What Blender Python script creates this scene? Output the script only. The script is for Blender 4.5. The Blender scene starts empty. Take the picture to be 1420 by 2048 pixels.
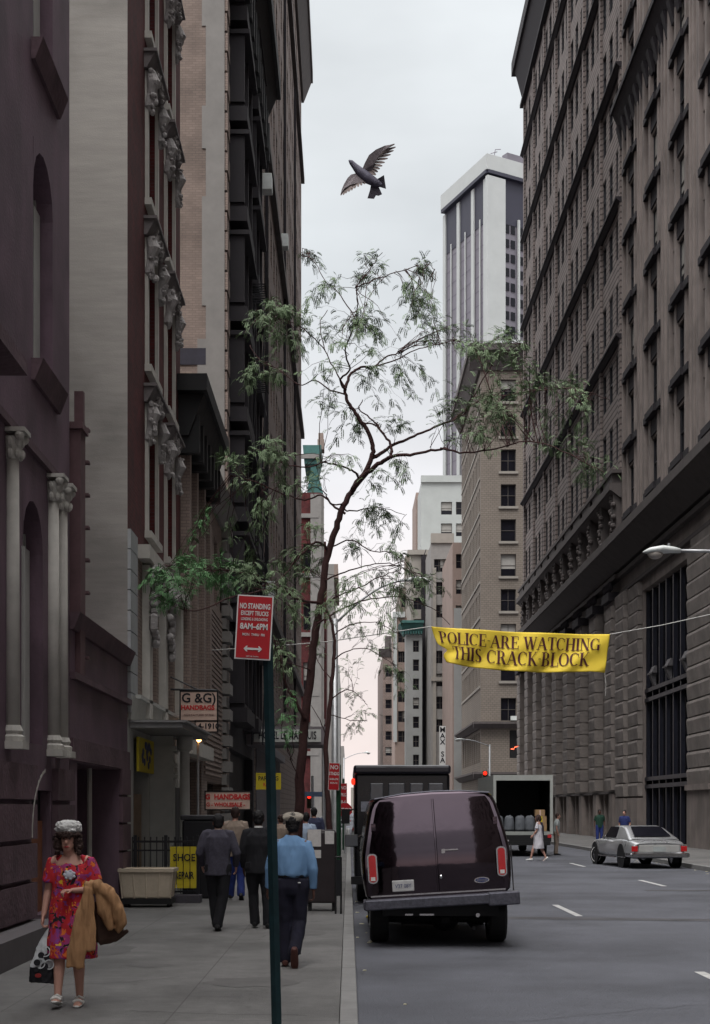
import bpy, math, random
from mathutils import Vector, Matrix, noise
R = math.radians
random.seed(7)
scene = bpy.context.scene
# ---------------------------------------------------------------- camera, sky, sun, exposure
CZ, FP, VX, VY = 1.9, 2900.0, 697.0, 1618.0        # eye height, focal length and vanishing point in photo pixels
cam_data = bpy.data.cameras.new("camera"); cam = bpy.data.objects.new("camera", cam_data)
scene.collection.objects.link(cam); scene.camera = cam
cam.location = (0, 0, CZ); cam.rotation_euler = (R(90), 0, 0)
cam_data.sensor_fit = 'VERTICAL'; cam_data.sensor_height = 36.0
cam_data.lens = FP / 2048 * 36
cam_data.shift_x = (710 - VX) / 2048; cam_data.shift_y = (VY - 1024) / 2048
cam_data.clip_start = 0.05; cam_data.clip_end = 4000
scene.view_settings.view_transform = 'Standard'; scene.view_settings.look = 'None'
scene.view_settings.exposure = 0.85; scene.view_settings.gamma = 1.0
SUN_EL, SUN_AZ = R(62), R(200)
w = bpy.data.worlds.new("World"); scene.world = w; w.use_nodes = True
nt = w.node_tree; N = nt.nodes; Lk = nt.links; N.clear()
sky = N.new('ShaderNodeTexSky'); sky.sky_type = 'NISHITA'; sky.sun_disc = False
sky.sun_elevation = SUN_EL; sky.sun_rotation = SUN_AZ; sky.dust_density = 4
tc = N.new('ShaderNodeTexCoord'); sep = N.new('ShaderNodeSeparateXYZ'); Lk.new(tc.outputs['Generated'], sep.inputs[0])
rmp = N.new('ShaderNodeValToRGB'); Lk.new(sep.outputs['Z'], rmp.inputs[0])
SKYC = [(0.0, (5.7, 4.9, 4.7)), (0.10, (5.4, 4.85, 4.7)), (0.22, (4.9, 4.85, 4.95)), (0.34, (4.5, 4.7, 4.8)), (0.49, (4.9, 5.1, 5.2)), (0.56, (9.5, 9.6, 9.8)), (0.68, (15.0, 15.0, 15.2)), (1.0, (27, 26.8, 26.8))]
rmp.color_ramp.elements[0].position = 0; rmp.color_ramp.elements[1].position = 1.0
for p, c in SKYC[1:-1]: rmp.color_ramp.elements.new(p)
for e, (p, c) in zip(rmp.color_ramp.elements, SKYC): e.position = p; e.color = (c[0], c[1], c[2], 1)
nz = N.new('ShaderNodeTexNoise'); nz.inputs['Scale'].default_value = 3.0; nz.inputs['Detail'].default_value = 5
mp = N.new('ShaderNodeMapping'); mp.inputs['Scale'].default_value = (1, 1, 2.6); Lk.new(tc.outputs['Generated'], mp.inputs[0]); Lk.new(mp.outputs[0], nz.inputs['Vector'])
mr = N.new('ShaderNodeMapRange'); mr.inputs['From Min'].default_value = .3; mr.inputs['From Max'].default_value = .7
mr.inputs['To Min'].default_value = .82; mr.inputs['To Max'].default_value = 1.13; Lk.new(nz.outputs['Fac'], mr.inputs['Value'])
mul = N.new('ShaderNodeVectorMath'); mul.operation = 'SCALE'; Lk.new(rmp.outputs[0], mul.inputs[0]); Lk.new(mr.outputs[0], mul.inputs['Scale'])
mx = N.new('ShaderNodeMix'); mx.data_type = 'RGBA'; mx.inputs['Factor'].default_value = .93
Lk.new(sky.outputs[0], mx.inputs[6]); Lk.new(mul.outputs[0], mx.inputs[7])
bg = N.new('ShaderNodeBackground'); bg.inputs['Strength'].default_value = 0.105
wo = N.new('ShaderNodeOutputWorld'); Lk.new(mx.outputs[2], bg.inputs[0]); Lk.new(bg.outputs[0], wo.inputs[0])
sd = bpy.data.lights.new("sun", 'SUN'); sd.energy = 1.0; sd.angle = R(25); sd.color = (1, .96, .92)
so = bpy.data.objects.new("sun", sd); scene.collection.objects.link(so)
dv = Vector((math.sin(SUN_AZ) * math.cos(SUN_EL), math.cos(SUN_AZ) * math.cos(SUN_EL), math.sin(SUN_EL)))
so.rotation_euler = dv.to_track_quat('Z', 'Y').to_euler(); so.location = dv * 50
scene.cycles.max_bounces = 6; scene.cycles.diffuse_bounces = 4; scene.cycles.use_denoising = True

# ---------------------------------------------------------------- helpers
COL = scene.collection
def P(px, py, Y): return Vector(((px - VX) * Y / FP, Y, CZ - (py - VY) * Y / FP))
def tag(o, label=None, cat=None, group=None, kind=None):
    if label: o['label'] = label
    if cat: o['category'] = cat
    if group: o['group'] = group
    if kind: o['kind'] = kind
    return o
def empty(name, loc=(0, 0, 0), rz=0, label=None, cat=None, group=None, parent=None):
    o = bpy.data.objects.new(name, None); COL.objects.link(o); o.location = loc; o.rotation_euler = (0, 0, rz)
    o.empty_display_size = .2
    if parent: o.parent = parent
    return tag(o, label, cat, group)
def mesh_obj(name, me, parent=None, mw=None):
    o = bpy.data.objects.new(name, me); COL.objects.link(o)
    if parent is not None: o.parent = parent
    if mw is not None: o.matrix_basis = mw
    return o
def hook(o, parent):                       # parent a world-space mesh to an empty that stands elsewhere
    o.parent = parent
    o.matrix_parent_inverse = Matrix.LocRotScale(parent.location, parent.rotation_euler, parent.scale).inverted()
    return o
class MB:
    def __init__(s): s.v = []; s.f = []; s.m = []; s.k = 0; s.cuts = []
    def cut(s): s.cuts.append((len(s.v), len(s.f)))      # next piece is an object of its own
    def quad(s, a, b, c, d):
        n = len(s.v); s.v += [tuple(a), tuple(b), tuple(c), tuple(d)]; s.f.append((n, n+1, n+2, n+3)); s.m.append(s.k)
    def poly(s, pts):
        n = len(s.v); s.v += [tuple(p) for p in pts]; s.f.append(tuple(range(n, n+len(pts)))); s.m.append(s.k)
    def hexa(s, p):                       # 8 corners: bottom 0-3, top 4-7
        n = len(s.v); s.v += [tuple(q) for q in p]
        for f in ((0, 3, 2, 1), (4, 5, 6, 7), (0, 1, 5, 4), (1, 2, 6, 5), (2, 3, 7, 6), (3, 0, 4, 7)):
            s.f.append(tuple(n+i for i in f)); s.m.append(s.k)
    def box(s, x0, x1, y0, y1, z0, z1):
        s.hexa([(x0, y0, z0), (x1, y0, z0), (x1, y1, z0), (x0, y1, z0), (x0, y0, z1), (x1, y0, z1), (x1, y1, z1), (x0, y1, z1)])
    def prism(s, pts, vec):               # planar outline given depth
        n = len(s.v); k = len(pts); vec = Vector(vec)
        s.v += [tuple(p) for p in pts] + [tuple(Vector(p) + vec) for p in pts]
        s.f.append(tuple(range(n, n+k))[::-1]); s.m.append(s.k); s.f.append(tuple(range(n+k, n+2*k))); s.m.append(s.k)
        for i in range(k):
            j = (i+1) % k; s.f.append((n+i, n+j, n+k+j, n+k+i)); s.m.append(s.k)
    def tube(s, pts, rad, seg=8, flat=1.0, side=None, caps=True):
        pts = [Vector(p) for p in pts]; k = len(pts)
        if not hasattr(rad, '__len__'): rad = [rad]*k
        n0 = len(s.v); up = None
        for i, p in enumerate(pts):
            t = (pts[min(i+1, k-1)] - pts[max(i-1, 0)]).normalized()
            if side is not None: a = Vector(side) - t * t.dot(Vector(side))
            elif up is None: a = t.cross(Vector((0, 0, 1)) if abs(t.z) < .9 else Vector((0, 1, 0)))
            else: a = up - t * t.dot(up)
            if a.length < 1e-6: a = t.orthogonal()
            a.normalize(); up = a; b = t.cross(a)
            r = rad[i]; ra, rb = (r if hasattr(r, '__len__') else (r, r*flat))
            for j in range(seg):
                w = 2*math.pi*j/seg; s.v.append(tuple(p + a*(ra*math.cos(w)) + b*(rb*math.sin(w))))
        for i in range(k-1):
            for j in range(seg):
                q = (j+1) % seg; s.f.append((n0+i*seg+j, n0+i*seg+q, n0+(i+1)*seg+q, n0+(i+1)*seg+j)); s.m.append(s.k)
        if caps:
            s.f.append(tuple(n0+j for j in range(seg))[::-1]); s.m.append(s.k)
            s.f.append(tuple(n0+(k-1)*seg+j for j in range(seg))); s.m.append(s.k)
    def ball(s, c, r, seg=12, rings=8):
        if not hasattr(r, '__len__'): r = (r, r, r)
        n0 = len(s.v); s.v.append((c[0], c[1], c[2]-r[2]))
        for i in range(1, rings):
            a = -math.pi/2 + math.pi*i/rings
            for j in range(seg):
                w = 2*math.pi*j/seg; s.v.append((c[0]+r[0]*math.cos(a)*math.cos(w), c[1]+r[1]*math.cos(a)*math.sin(w), c[2]+r[2]*math.sin(a)))
        s.v.append((c[0], c[1], c[2]+r[2])); e = len(s.v)-1
        for j in range(seg):
            q = (j+1) % seg
            s.f.append((n0, n0+1+q, n0+1+j)); s.f.append((e, e-seg+j, e-seg+q)); s.m += [s.k, s.k]
            for i in range(rings-2):
                a = n0+1+i*seg; s.f.append((a+j, a+q, a+seg+q, a+seg+j)); s.m.append(s.k)
    def rings(s, rr, seg=16, caps=True):   # rr: list of (cx,cy,z,rx,ry)
        n0 = len(s.v)
        for cx, cy, z, rx, ry in rr:
            for j in range(seg):
                w = 2*math.pi*j/seg; s.v.append((cx+rx*math.cos(w), cy+ry*math.sin(w), z))
        for i in range(len(rr)-1):
            for j in range(seg):
                q = (j+1) % seg; s.f.append((n0+i*seg+j, n0+i*seg+q, n0+(i+1)*seg+q, n0+(i+1)*seg+j)); s.m.append(s.k)
        if caps:
            s.f.append(tuple(n0+j for j in range(seg))[::-1]); s.m.append(s.k)
            s.f.append(tuple(n0+(len(rr)-1)*seg+j for j in range(seg))); s.m.append(s.k)
    def mesh(s, name, mats, smooth=False):
        me = bpy.data.meshes.new(name); me.from_pydata(s.v, [], s.f)
        for m in (mats if isinstance(mats, (list, tuple)) else [mats]): me.materials.append(m)
        me.polygons.foreach_set('material_index', s.m)
        if smooth: me.polygons.foreach_set('use_smooth', [True]*len(me.polygons))
        if smooth == 'angle': me.set_sharp_from_angle(angle=R(28))
        me.update(); return me
    def build(s, name, mats, parent=None, smooth=False, world=True, bevel=0, most=100):
        if s.cuts:
            cs = [c for c in s.cuts if c[1] > 0] if s.cuts[0][1] else s.cuts[1:]
            cs = [(0, 0)] + [c for c in cs if c[1] < len(s.f)] + [(len(s.v), len(s.f))]; ps = []
            for (v0, f0), (v1, f1) in zip(cs, cs[1:]):
                if f1 == f0: continue
                q = MB(); q.v = s.v[v0:v1]; q.f = [tuple(i-v0 for i in f) for f in s.f[f0:f1]]; q.m = s.m[f0:f1]; ps.append(q)
            ps.sort(key=lambda q: (Vector(q.v[0])-Vector((0, 0, CZ))).length if world else 0); o = None
            for q in ps[:most]: x = q.build(name, mats, parent, smooth, world, bevel); o = o or x
            if len(ps) > most:
                q = MB()
                for p in ps[most:]: n = len(q.v); q.v += p.v; q.f += [tuple(i+n for i in f) for f in p.f]; q.m += p.m
                x = q.build(name, mats, parent, smooth, world, bevel); x['kind'] = 'stuff'
            return o
        o = mesh_obj(name, s.mesh(name, mats, smooth))
        if parent is not None:
            if world: hook(o, parent)
            else: o.parent = parent
        if bevel:
            b = o.modifiers.new('bevel', 'BEVEL'); b.width = bevel; b.segments = 2; b.limit_method = 'ANGLE'
        return o
def blob(mb, name, mats, parent, voxel=.012, smooth_it=2, fold=0, fscale=6, stretch=(1, 1, .35)):   # union of overlapping solids as one continuous surface
    me = mb.mesh(name, mats); o = bpy.data.objects.new(name, me); COL.objects.link(o)
    m = o.modifiers.new('r', 'REMESH'); m.mode = 'VOXEL'; m.voxel_size = voxel; m.use_smooth_shade = True
    if smooth_it:
        q = o.modifiers.new('s', 'SMOOTH'); q.iterations = smooth_it; q.factor = .6
    dg = bpy.context.evaluated_depsgraph_get(); dg.update()
    me2 = bpy.data.meshes.new_from_object(o.evaluated_get(dg)); o.modifiers.clear(); o.data = me2
    bpy.data.meshes.remove(me)
    if fold:
        off = Vector((random.random()*50, 0, 0)); nn = [v.normal.copy() for v in me2.vertices]
        for v, nr in zip(me2.vertices, nn):
            p = Vector((v.co.x*fscale*stretch[0], v.co.y*fscale*stretch[1], v.co.z*fscale*stretch[2])) + off
            v.co += nr * (fold*(noise.noise(p*2) + .6*noise.noise(p*4.3)))
        me2.update()
    me2.polygons.foreach_set('use_smooth', [True]*len(me2.polygons))
    o.parent = parent; return o

# ---------------------------------------------------------------- materials
MATS = {}
def mat(name, col, rough=.85, var=.18, scale=3.0, bump=0.0, bscale=40, metal=0, spec=.35, brick=None, streak=0, coat=0, emit=None, objc=False, soil=0):
    if name in MATS: return MATS[name]
    m = bpy.data.materials.new(name); m.use_nodes = True; t = m.node_tree; n = t.nodes; l = t.links
    b = n['Principled BSDF']; b.inputs['Roughness'].default_value = rough; b.inputs['Metallic'].default_value = metal
    b.inputs['Specular IOR Level'].default_value = spec
    if 'leaf' in name: b.inputs['Transmission Weight'].default_value = 0; b.inputs['Subsurface Weight'].default_value = .0
    if coat: b.inputs['Coat Weight'].default_value = coat; b.inputs['Coat Roughness'].default_value = .06
    c = (col[0], col[1], col[2], 1)
    if objc: vec = n.new('ShaderNodeTexCoord').outputs['Object']; geo = None
    else: geo = n.new('ShaderNodeNewGeometry'); vec = geo.outputs['Position']
    cur = None
    if brick:
        g2 = n.new('ShaderNodeNewGeometry'); sp = n.new('ShaderNodeSeparateXYZ'); l.new(g2.outputs['Position'], sp.inputs[0])
        sn = n.new('ShaderNodeSeparateXYZ'); l.new(g2.outputs['True Normal'], sn.inputs[0])
        ax = n.new('ShaderNodeMath'); ax.operation = 'ABSOLUTE'; l.new(sn.outputs['X'], ax.inputs[0])
        gt = n.new('ShaderNodeMath'); gt.operation = 'GREATER_THAN'; gt.inputs[1].default_value = .5; l.new(ax.outputs[0], gt.inputs[0])
        mxn = n.new('ShaderNodeMix'); mxn.data_type = 'FLOAT'; l.new(gt.outputs[0], mxn.inputs['Factor'])
        l.new(sp.outputs['X'], mxn.inputs['A']); l.new(sp.outputs['Y'], mxn.inputs['B'])
        cb = n.new('ShaderNodeCombineXYZ'); l.new(mxn.outputs['Result'], cb.inputs['X'])
        if brick.get('flat'): l.new(sp.outputs['Y'], cb.inputs['Y']); l.new(sp.outputs['X'], cb.inputs['X'])
        else: l.new(sp.outputs['Z'], cb.inputs['Y'])
        bt = n.new('ShaderNodeTexBrick'); l.new(cb.outputs[0], bt.inputs['Vector'])
        bt.inputs['Scale'].default_value = 1; bt.inputs['Brick Width'].default_value = brick['w']; bt.inputs['Row Height'].default_value = brick['h']
        bt.inputs['Mortar Size'].default_value = brick.get('m', .01); bt.inputs['Mortar Smooth'].default_value = .2
        bt.offset = brick.get('off', .5)
        k = brick.get('v', .8); bt.inputs['Color1'].default_value = c; bt.inputs['Color2'].default_value = (c[0]*k, c[1]*k, c[2]*k, 1)
        mc = brick.get('mc', (c[0]*.5, c[1]*.5, c[2]*.5)); bt.inputs['Mortar'].default_value = (*mc, 1)
        cur = bt.outputs['Color']
    if var:
        nz = n.new('ShaderNodeTexNoise'); nz.inputs['Scale'].default_value = scale; nz.inputs['Detail'].default_value = 6; nz.inputs['Roughness'].default_value = .65
        if streak:
            mp = n.new('ShaderNodeMapping'); mp.inputs['Scale'].default_value = (1, 1, streak); l.new(vec, mp.inputs[0]); l.new(mp.outputs[0], nz.inputs['Vector'])
        else: l.new(vec, nz.inputs['Vector'])
        mr = n.new('ShaderNodeMapRange'); mr.inputs['From Min'].default_value = .28; mr.inputs['From Max'].default_value = .72
        mr.inputs['To Min'].default_value = 1-var; mr.inputs['To Max'].default_value = 1+var; l.new(nz.outputs['Fac'], mr.inputs['Value'])
        vm = n.new('ShaderNodeVectorMath'); vm.operation = 'SCALE'; l.new(mr.outputs[0], vm.inputs['Scale'])
        if cur: l.new(cur, vm.inputs[0])
        else: vm.inputs[0].default_value = c[:3]
        cur = vm.outputs[0]
        if soil:
            n3 = n.new('ShaderNodeTexNoise'); n3.inputs['Scale'].default_value = soil; n3.inputs['Detail'].default_value = 8; l.new(vec, n3.inputs['Vector'])
            m3 = n.new('ShaderNodeMapRange'); m3.inputs['From Min'].default_value = .45; m3.inputs['From Max'].default_value = .62; m3.inputs['To Min'].default_value = 1; m3.inputs['To Max'].default_value = .72
            l.new(n3.outputs['Fac'], m3.inputs['Value']); v3 = n.new('ShaderNodeVectorMath'); v3.operation = 'SCALE'; l.new(cur, v3.inputs[0]); l.new(m3.outputs[0], v3.inputs['Scale']); cur = v3.outputs[0]
        r2 = n.new('ShaderNodeMapRange'); r2.inputs['To Min'].default_value = max(0, rough-.12); r2.inputs['To Max'].default_value = min(1, rough+.12)
        l.new(nz.outputs['Fac'], r2.inputs['Value']); l.new(r2.outputs[0], b.inputs['Roughness'])
    if cur: l.new(cur, b.inputs['Base Color'])
    else: b.inputs['Base Color'].default_value = c
    if bump:
        bn = n.new('ShaderNodeTexNoise'); bn.inputs['Scale'].default_value = bscale; bn.inputs['Detail'].default_value = 4; l.new(vec, bn.inputs['Vector'])
        bm = n.new('ShaderNodeBump'); bm.inputs['Strength'].default_value = bump; bm.inputs['Distance'].default_value = .02; l.new(bn.outputs['Fac'], bm.inputs['Height'])
        l.new(bm.outputs[0], b.inputs['Normal'])
    if emit: b.inputs['Emission Color'].default_value = (*emit[:3], 1); b.inputs['Emission Strength'].default_value = emit[3]
    MATS[name] = m; return m
M = dict(
 asphalt=mat('asphalt', (.084, .087, .102), .8, .24, .7, .6, 45, soil=.28),
 paint=mat('road_paint', (.40, .40, .39), .7, .3, 6),
 walk=mat('sidewalk', (.128, .125, .122), .85, .20, 3.5, .35, 90, brick=dict(w=1.5, h=1.5, m=.008, off=0, v=.95, flat=True, mc=(.088, .085, .083)), soil=.5),
 curb=mat('curb_stone', (.17, .168, .165), .8, .2, 3, .1),
 purple=mat('purple_paint', (.140, .090, .118), .6, .30, 2.2, .3, 22, streak=.35, soil=.9),
 purple2=mat('purple_stone', (.120, .075, .090), .75, .28, 3.0, .5, 14, soil=1.3),
 stucco=mat('grey_stucco', (.305, .290, .268), .9, .13, 1.2, .25, 40, streak=7, soil=.5),
 cream=mat('cream_stone', (.44, .425, .39), .8, .14, 3, .1),
 greycream=mat('greygreen_paint', (.40, .405, .38), .75, .14, 2.5, .08),
 redbrick=mat('red_brick', (.088, .015, .016), .9, .45, 1.8, brick=dict(w=.21, h=.075, m=.008, v=.7, mc=(.07, .03, .03))),
 carved=mat('carved_stone', (.29, .275, .27), .85, .35, 4, .6, 16),
 orangewall=mat('orange_brick', (.245, .190, .162), .9, .14, .7, brick=dict(w=.22, h=.08, m=.010, v=.82, mc=(.17, .135, .12)), streak=3, soil=.5),
 cement=mat('cement_render', (.22, .21, .20), .9, .12, 1.5),
 tanbrick=mat('tan_brick', (.275, .215, .185), .9, .16, 1.6, brick=dict(w=.22, h=.08, m=.01, v=.85, mc=(.17, .135, .12))),
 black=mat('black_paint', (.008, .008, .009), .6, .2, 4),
 blackiron=mat('black_iron', (.010, .010, .013), .5, .2, 4),
 darkiron=mat('dark_facade', (.022, .019, .023), .7, .3, 2, .2, 10),
 brownwall=mat('brown_masonry', (.19, .145, .128), .9, .2, .5, brick=dict(w=.6, h=.32, m=.03, v=.85)),
 r1=mat('limestone_pilaster', (.220, .188, .174), .85, .24, 1.1, .4, 10, streak=.2, soil=.6),
 r2=mat('banded_stone', (.205, .174, .163), .88, .28, 1.0, .3, 9, brick=dict(w=60, h=.36, m=.06, v=.84, mc=(.07, .055, .053))),
 rust=mat('rusticated_stone', (.225, .200, .186), .88, .3, 1.8, .6, 7, soil=.9),
 cornice=mat('dark_cornice', (.085, .074, .072), .85, .25, 1.5, .2, 8),  # base colour darkened to deepen the cornice undersides
 nearblack=mat('nearblack_ornament', (.020, .017, .021), .85, .4, 3, .6, 8),  # near-black; on sills the colour stands in for shaded undersides
 tan=mat('tan_masonry', (.190, .163, .138), .88, .13, .3, brick=dict(w=.5, h=.25, m=.02, v=.9)),
 tanlight=mat('light_tan_stone', (.25, .23, .205), .85, .12, .6),
 grey=mat('pale_grey_stone', (.28, .285, .28), .85, .12, .4),
 whitebrick=mat('white_brick', (.36, .38, .37), .8, .08, .4),
 pink=mat('pink_brick', (.25, .19, .165), .88, .14, .4),
 green=mat('copper_green', (.05, .135, .125), .7, .25, 2),
 towerwhite=mat('white_concrete', (.40, .42, .415), .7, .07, .2),
 towerglass=mat('mauve_spandrel', (.15, .14, .165), .4, .12, .3),
 towerdark=mat('dark_louvre', (.028, .028, .045), .5, .1, .5),
 glass=mat('window_glass', (.008, .008, .012), .15, .2, 1.5, spec=.25),
 glassb=mat('window_glass_grey', (.06, .065, .075), .2, .25, 1.2, spec=.6),
 blind=mat('window_blind', (.30, .29, .27), .8, .1, 2),
 frame=mat('window_frame', (.085, .075, .07), .6, .15, 5),
 framew=mat('pale_frame', (.40, .40, .38), .6, .12, 5),
 frameb=mat('dark_frame', (.025, .025, .03), .5, .15, 5),
 metal=mat('galvanised', (.36, .37, .38), .45, .15, 6, metal=.6),
 lamp=mat('lamp_housing', (.55, .58, .57), .4, .1, 5),
 teal=mat('teal_post', (.007, .024, .029), .5, .3, 8),
 greenpost=mat('green_post', (.02, .06, .035), .5, .25, 8),
 signred=mat('sign_red', (.36, .008, .014), .4, .08, 6),
 signwhite=mat('sign_white', (.58, .58, .57), .5, .05, 6),
 signcream=mat('sign_cream', (.55, .40, .33), .6, .08, 5),
 signyellow=mat('sign_yellow', (.50, .40, .02), .6, .12, 6),
 yellow=mat('banner_yellow', (.86, .64, .06), .65, .06, 3),
 ink=mat('ink_brown', (.085, .018, .022), .7, .1, 6),
 inkb=mat('ink_black', (.015, .015, .02), .7, 0),
 inkr=mat('ink_red', (.50, .03, .03), .6, 0),
 inkblue=mat('ink_blue', (.04, .05, .12), .6, 0),
 vanpaint=mat('maroon_van_paint', (.064, .050, .059), .06, .10, .9, metal=1.0, spec=.6, bump=.22, bscale=2.2),
 chrome=mat('chrome', (.42, .42, .43), .22, .1, 8, metal=1),
 bumper=mat('dull_bumper', (.085, .085, .105), .5, .4, 25, metal=.5),
 tyre=mat('tyre_rubber', (.018, .018, .019), .8, .15, 12),
 red=mat('tail_lens', (.42, .012, .015), .2, .1, 20, spec=.6),
 silver=mat('silver_car_paint', (.33, .335, .345), .3, .06, 3, metal=.45, coat=.6),
 wood=mat('orange_wood', (.22, .085, .045), .8, .25, 6),
 beige=mat('beige_canvas', (.48, .41, .32), .85, .12, 5, .15, 30),
 bark=mat('bark', (.052, .023, .022), .9, .3, 14, .5, 30),
 leaf=mat('locust_leaf', (.130, .190, .098), .7, .4, 1.6),
 leaf2=mat('locust_leaf_fresh', (.085, .20, .075), .7, .3, 2),
 skin=mat('skin', (.45, .25, .195), .6, .06, 20, objc=True),
 skind=mat('skin_dark', (.085, .040, .03), .55, .06, 20, objc=True),
 hairb=mat('hair_brown', (.035, .018, .015), .7, .4, 40, .5, 90, objc=True),
 hairk=mat('hair_black', (.008, .007, .008), .7, .3, 40, .4, 90, objc=True),
 redlight=mat('signal_red_lamp', (.5, .02, .01), .4, 0, emit=(1, .02, .008, 1.6)),
)
def glassy(): pass
# ---------------------------------------------------------------- facade tools
class Fac:                                  # a wall plane: u along the wall, z up, d outwards
    def __init__(s, O, U, Nn): s.O = Vector(O); s.U = Vector(U); s.N = Vector(Nn)
    def p(s, u, z, d=0): return s.O + s.U*u + s.N*d + Vector((0, 0, z))
    def box(s, mb, u0, u1, z0, z1, d0, d1):
        mb.hexa([s.p(u0, z0, d0), s.p(u1, z0, d0), s.p(u1, z0, d1), s.p(u0, z0, d1), s.p(u0, z1, d0), s.p(u1, z1, d0), s.p(u1, z1, d1), s.p(u0, z1, d1)])
    def wedge(s, mb, u0, u1, z0, z1, d0, dt, db=0):   # projects dt at the top and db at the bottom
        mb.hexa([s.p(u0, z0, d0), s.p(u1, z0, d0), s.p(u1, z0, db), s.p(u0, z0, db), s.p(u0, z1, d0), s.p(u1, z1, d0), s.p(u1, z1, dt), s.p(u0, z1, dt)])
    def wall(s, mb, u0, u1, z0, z1, ops, depth=.3, d=0):
        us = sorted(set([u0, u1] + [a for o in ops for a in o[:2]])); zs = sorted(set([z0, z1] + [a for o in ops for a in o[2:4]]))
        for j in range(len(zs)-1):
            zc = (zs[j]+zs[j+1])/2; row = [o for o in ops if o[2] < zc < o[3]]; st = None
            for i in range(len(us)-1):
                uc = (us[i]+us[i+1])/2; hole = any(o[0] < uc < o[1] for o in row)
                if hole:
                    if st is not None: mb.quad(s.p(st, zs[j], d), s.p(us[i], zs[j], d), s.p(us[i], zs[j+1], d), s.p(st, zs[j+1], d)); st = None
                elif st is None: st = us[i]
            if st is not None: mb.quad(s.p(st, zs[j], d), s.p(u1, zs[j], d), s.p(u1, zs[j+1], d), s.p(st, zs[j+1], d))
        for o in ops:
            a, b, c, e = o[:4]; q = d-depth
            mb.quad(s.p(a, c, d), s.p(a, c, q), s.p(a, e, q), s.p(a, e, d)); mb.quad(s.p(b, c, d), s.p(b, c, q), s.p(b, e, q), s.p(b, e, d))
            mb.quad(s.p(a, c, d), s.p(b, c, d), s.p(b, c, q), s.p(a, c, q)); mb.quad(s.p(a, e, d), s.p(b, e, d), s.p(b, e, q), s.p(a, e, q))
WC = {}
def win_meshes(wd, h, fm, gm, style, key):
    k = (round(wd, 2), round(h, 2), key, style)
    if k in WC: return WC[k]
    t = .07; mb = MB(); x = wd/2
    mb.box(-x, x, -.02, .06, 0, t); mb.box(-x, x, -.02, .06, h-t, h); mb.box(-x, -x+t, -.02, .06, t, h-t); mb.box(x-t, x, -.02, .06, t, h-t)
    mb.box(-x+t, x-t, 0, .06, h*.5-.03, h*.5+.03)
    if style in (2, 3): mb.box(-.025, .025, 0, .055, t, h*.5-.03); mb.box(-.025, .025, 0, .055, h*.5+.03, h-t)
    g = MB(); g.box(-x+.02, x-.02, .062, .07, .02, h-.02)
    bl = None
    if style in (1, 3): q = MB(); q.box(-x+t, x-t, .045, .058, h*(.35 if style == 1 else .6), h-t); bl = q.mesh('blind', M['blind'])
    WC[k] = (mb.mesh('window', fm), g.mesh('pane', gm), bl); return WC[k]
def cam_d(F, o): return (F.p((o[0]+o[1])/2, (o[2]+o[3])/2) - Vector((0, 0, CZ))).length
def fill_windows(F, ops, depth, root, fm='frame', gm='glass', d=0, maxn=100, inset=.005, styles=(0, 0, 1, 2)):
    ops = sorted(ops, key=lambda o: cam_d(F, o)); inv = Matrix.Translation(root.location).inverted()
    U = F.U.copy(); Yd = -F.N
    if U.cross(Yd).z < 0: U = -U
    rest = []
    for i, o in enumerate(ops):
        wd = o[1]-o[0]-2*inset; h = o[3]-o[2]-2*inset; st = random.choice(styles)
        wm, pm, bm = win_meshes(wd, h, M[fm], M[gm], st, fm+gm)
        c = F.p((o[0]+o[1])/2, o[2]+inset, d-depth+.02)
        mw = Matrix(((U.x, Yd.x, 0, c.x), (U.y, Yd.y, 0, c.y), (0, 0, 1, c.z), (0, 0, 0, 1)))
        if i < maxn:
            a = mesh_obj('window', wm); a.parent = root; a.matrix_basis = inv @ mw
            b = mesh_obj('pane', pm); b.parent = a
            if bm: q = mesh_obj('blind', bm); q.parent = a
        else: rest.append((mw, (wm, pm, bm)))
    if rest:
        mb = MB()
        for mw, ms in rest:
            for k, me in enumerate(ms):
                if me is None: continue
                n = len(mb.v); mb.v += [tuple(mw @ v.co) for v in me.vertices]
                for pl in me.polygons: mb.f.append(tuple(n+i for i in pl.vertices)); mb.m.append(k)
        o = mb.build('window', [M[fm], M[gm], M['blind']], root); o['kind'] = 'stuff'
def grid(u0, n, du, wu, z0, m, dz, hz):
    return [(u0+i*du, u0+i*du+wu, z0+j*dz, z0+j*dz+hz) for i in range(n) for j in range(m)]
def shell(mb, x0, x1, y0, y1, z0, z1, skip=''):
    if 'W' not in skip: mb.quad((x0, y0, z0), (x0, y1, z0), (x0, y1, z1), (x0, y0, z1))
    if 'E' not in skip: mb.quad((x1, y0, z0), (x1, y1, z0), (x1, y1, z1), (x1, y0, z1))
    if 'S' not in skip: mb.quad((x0, y0, z0), (x1, y0, z0), (x1, y0, z1), (x0, y0, z1))
    if 'N' not in skip: mb.quad((x0, y1, z0), (x1, y1, z0), (x1, y1, z1), (x0, y1, z1))
    mb.quad((x0, y0, z1), (x1, y0, z1), (x1, y1, z1), (x0, y1, z1))
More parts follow.
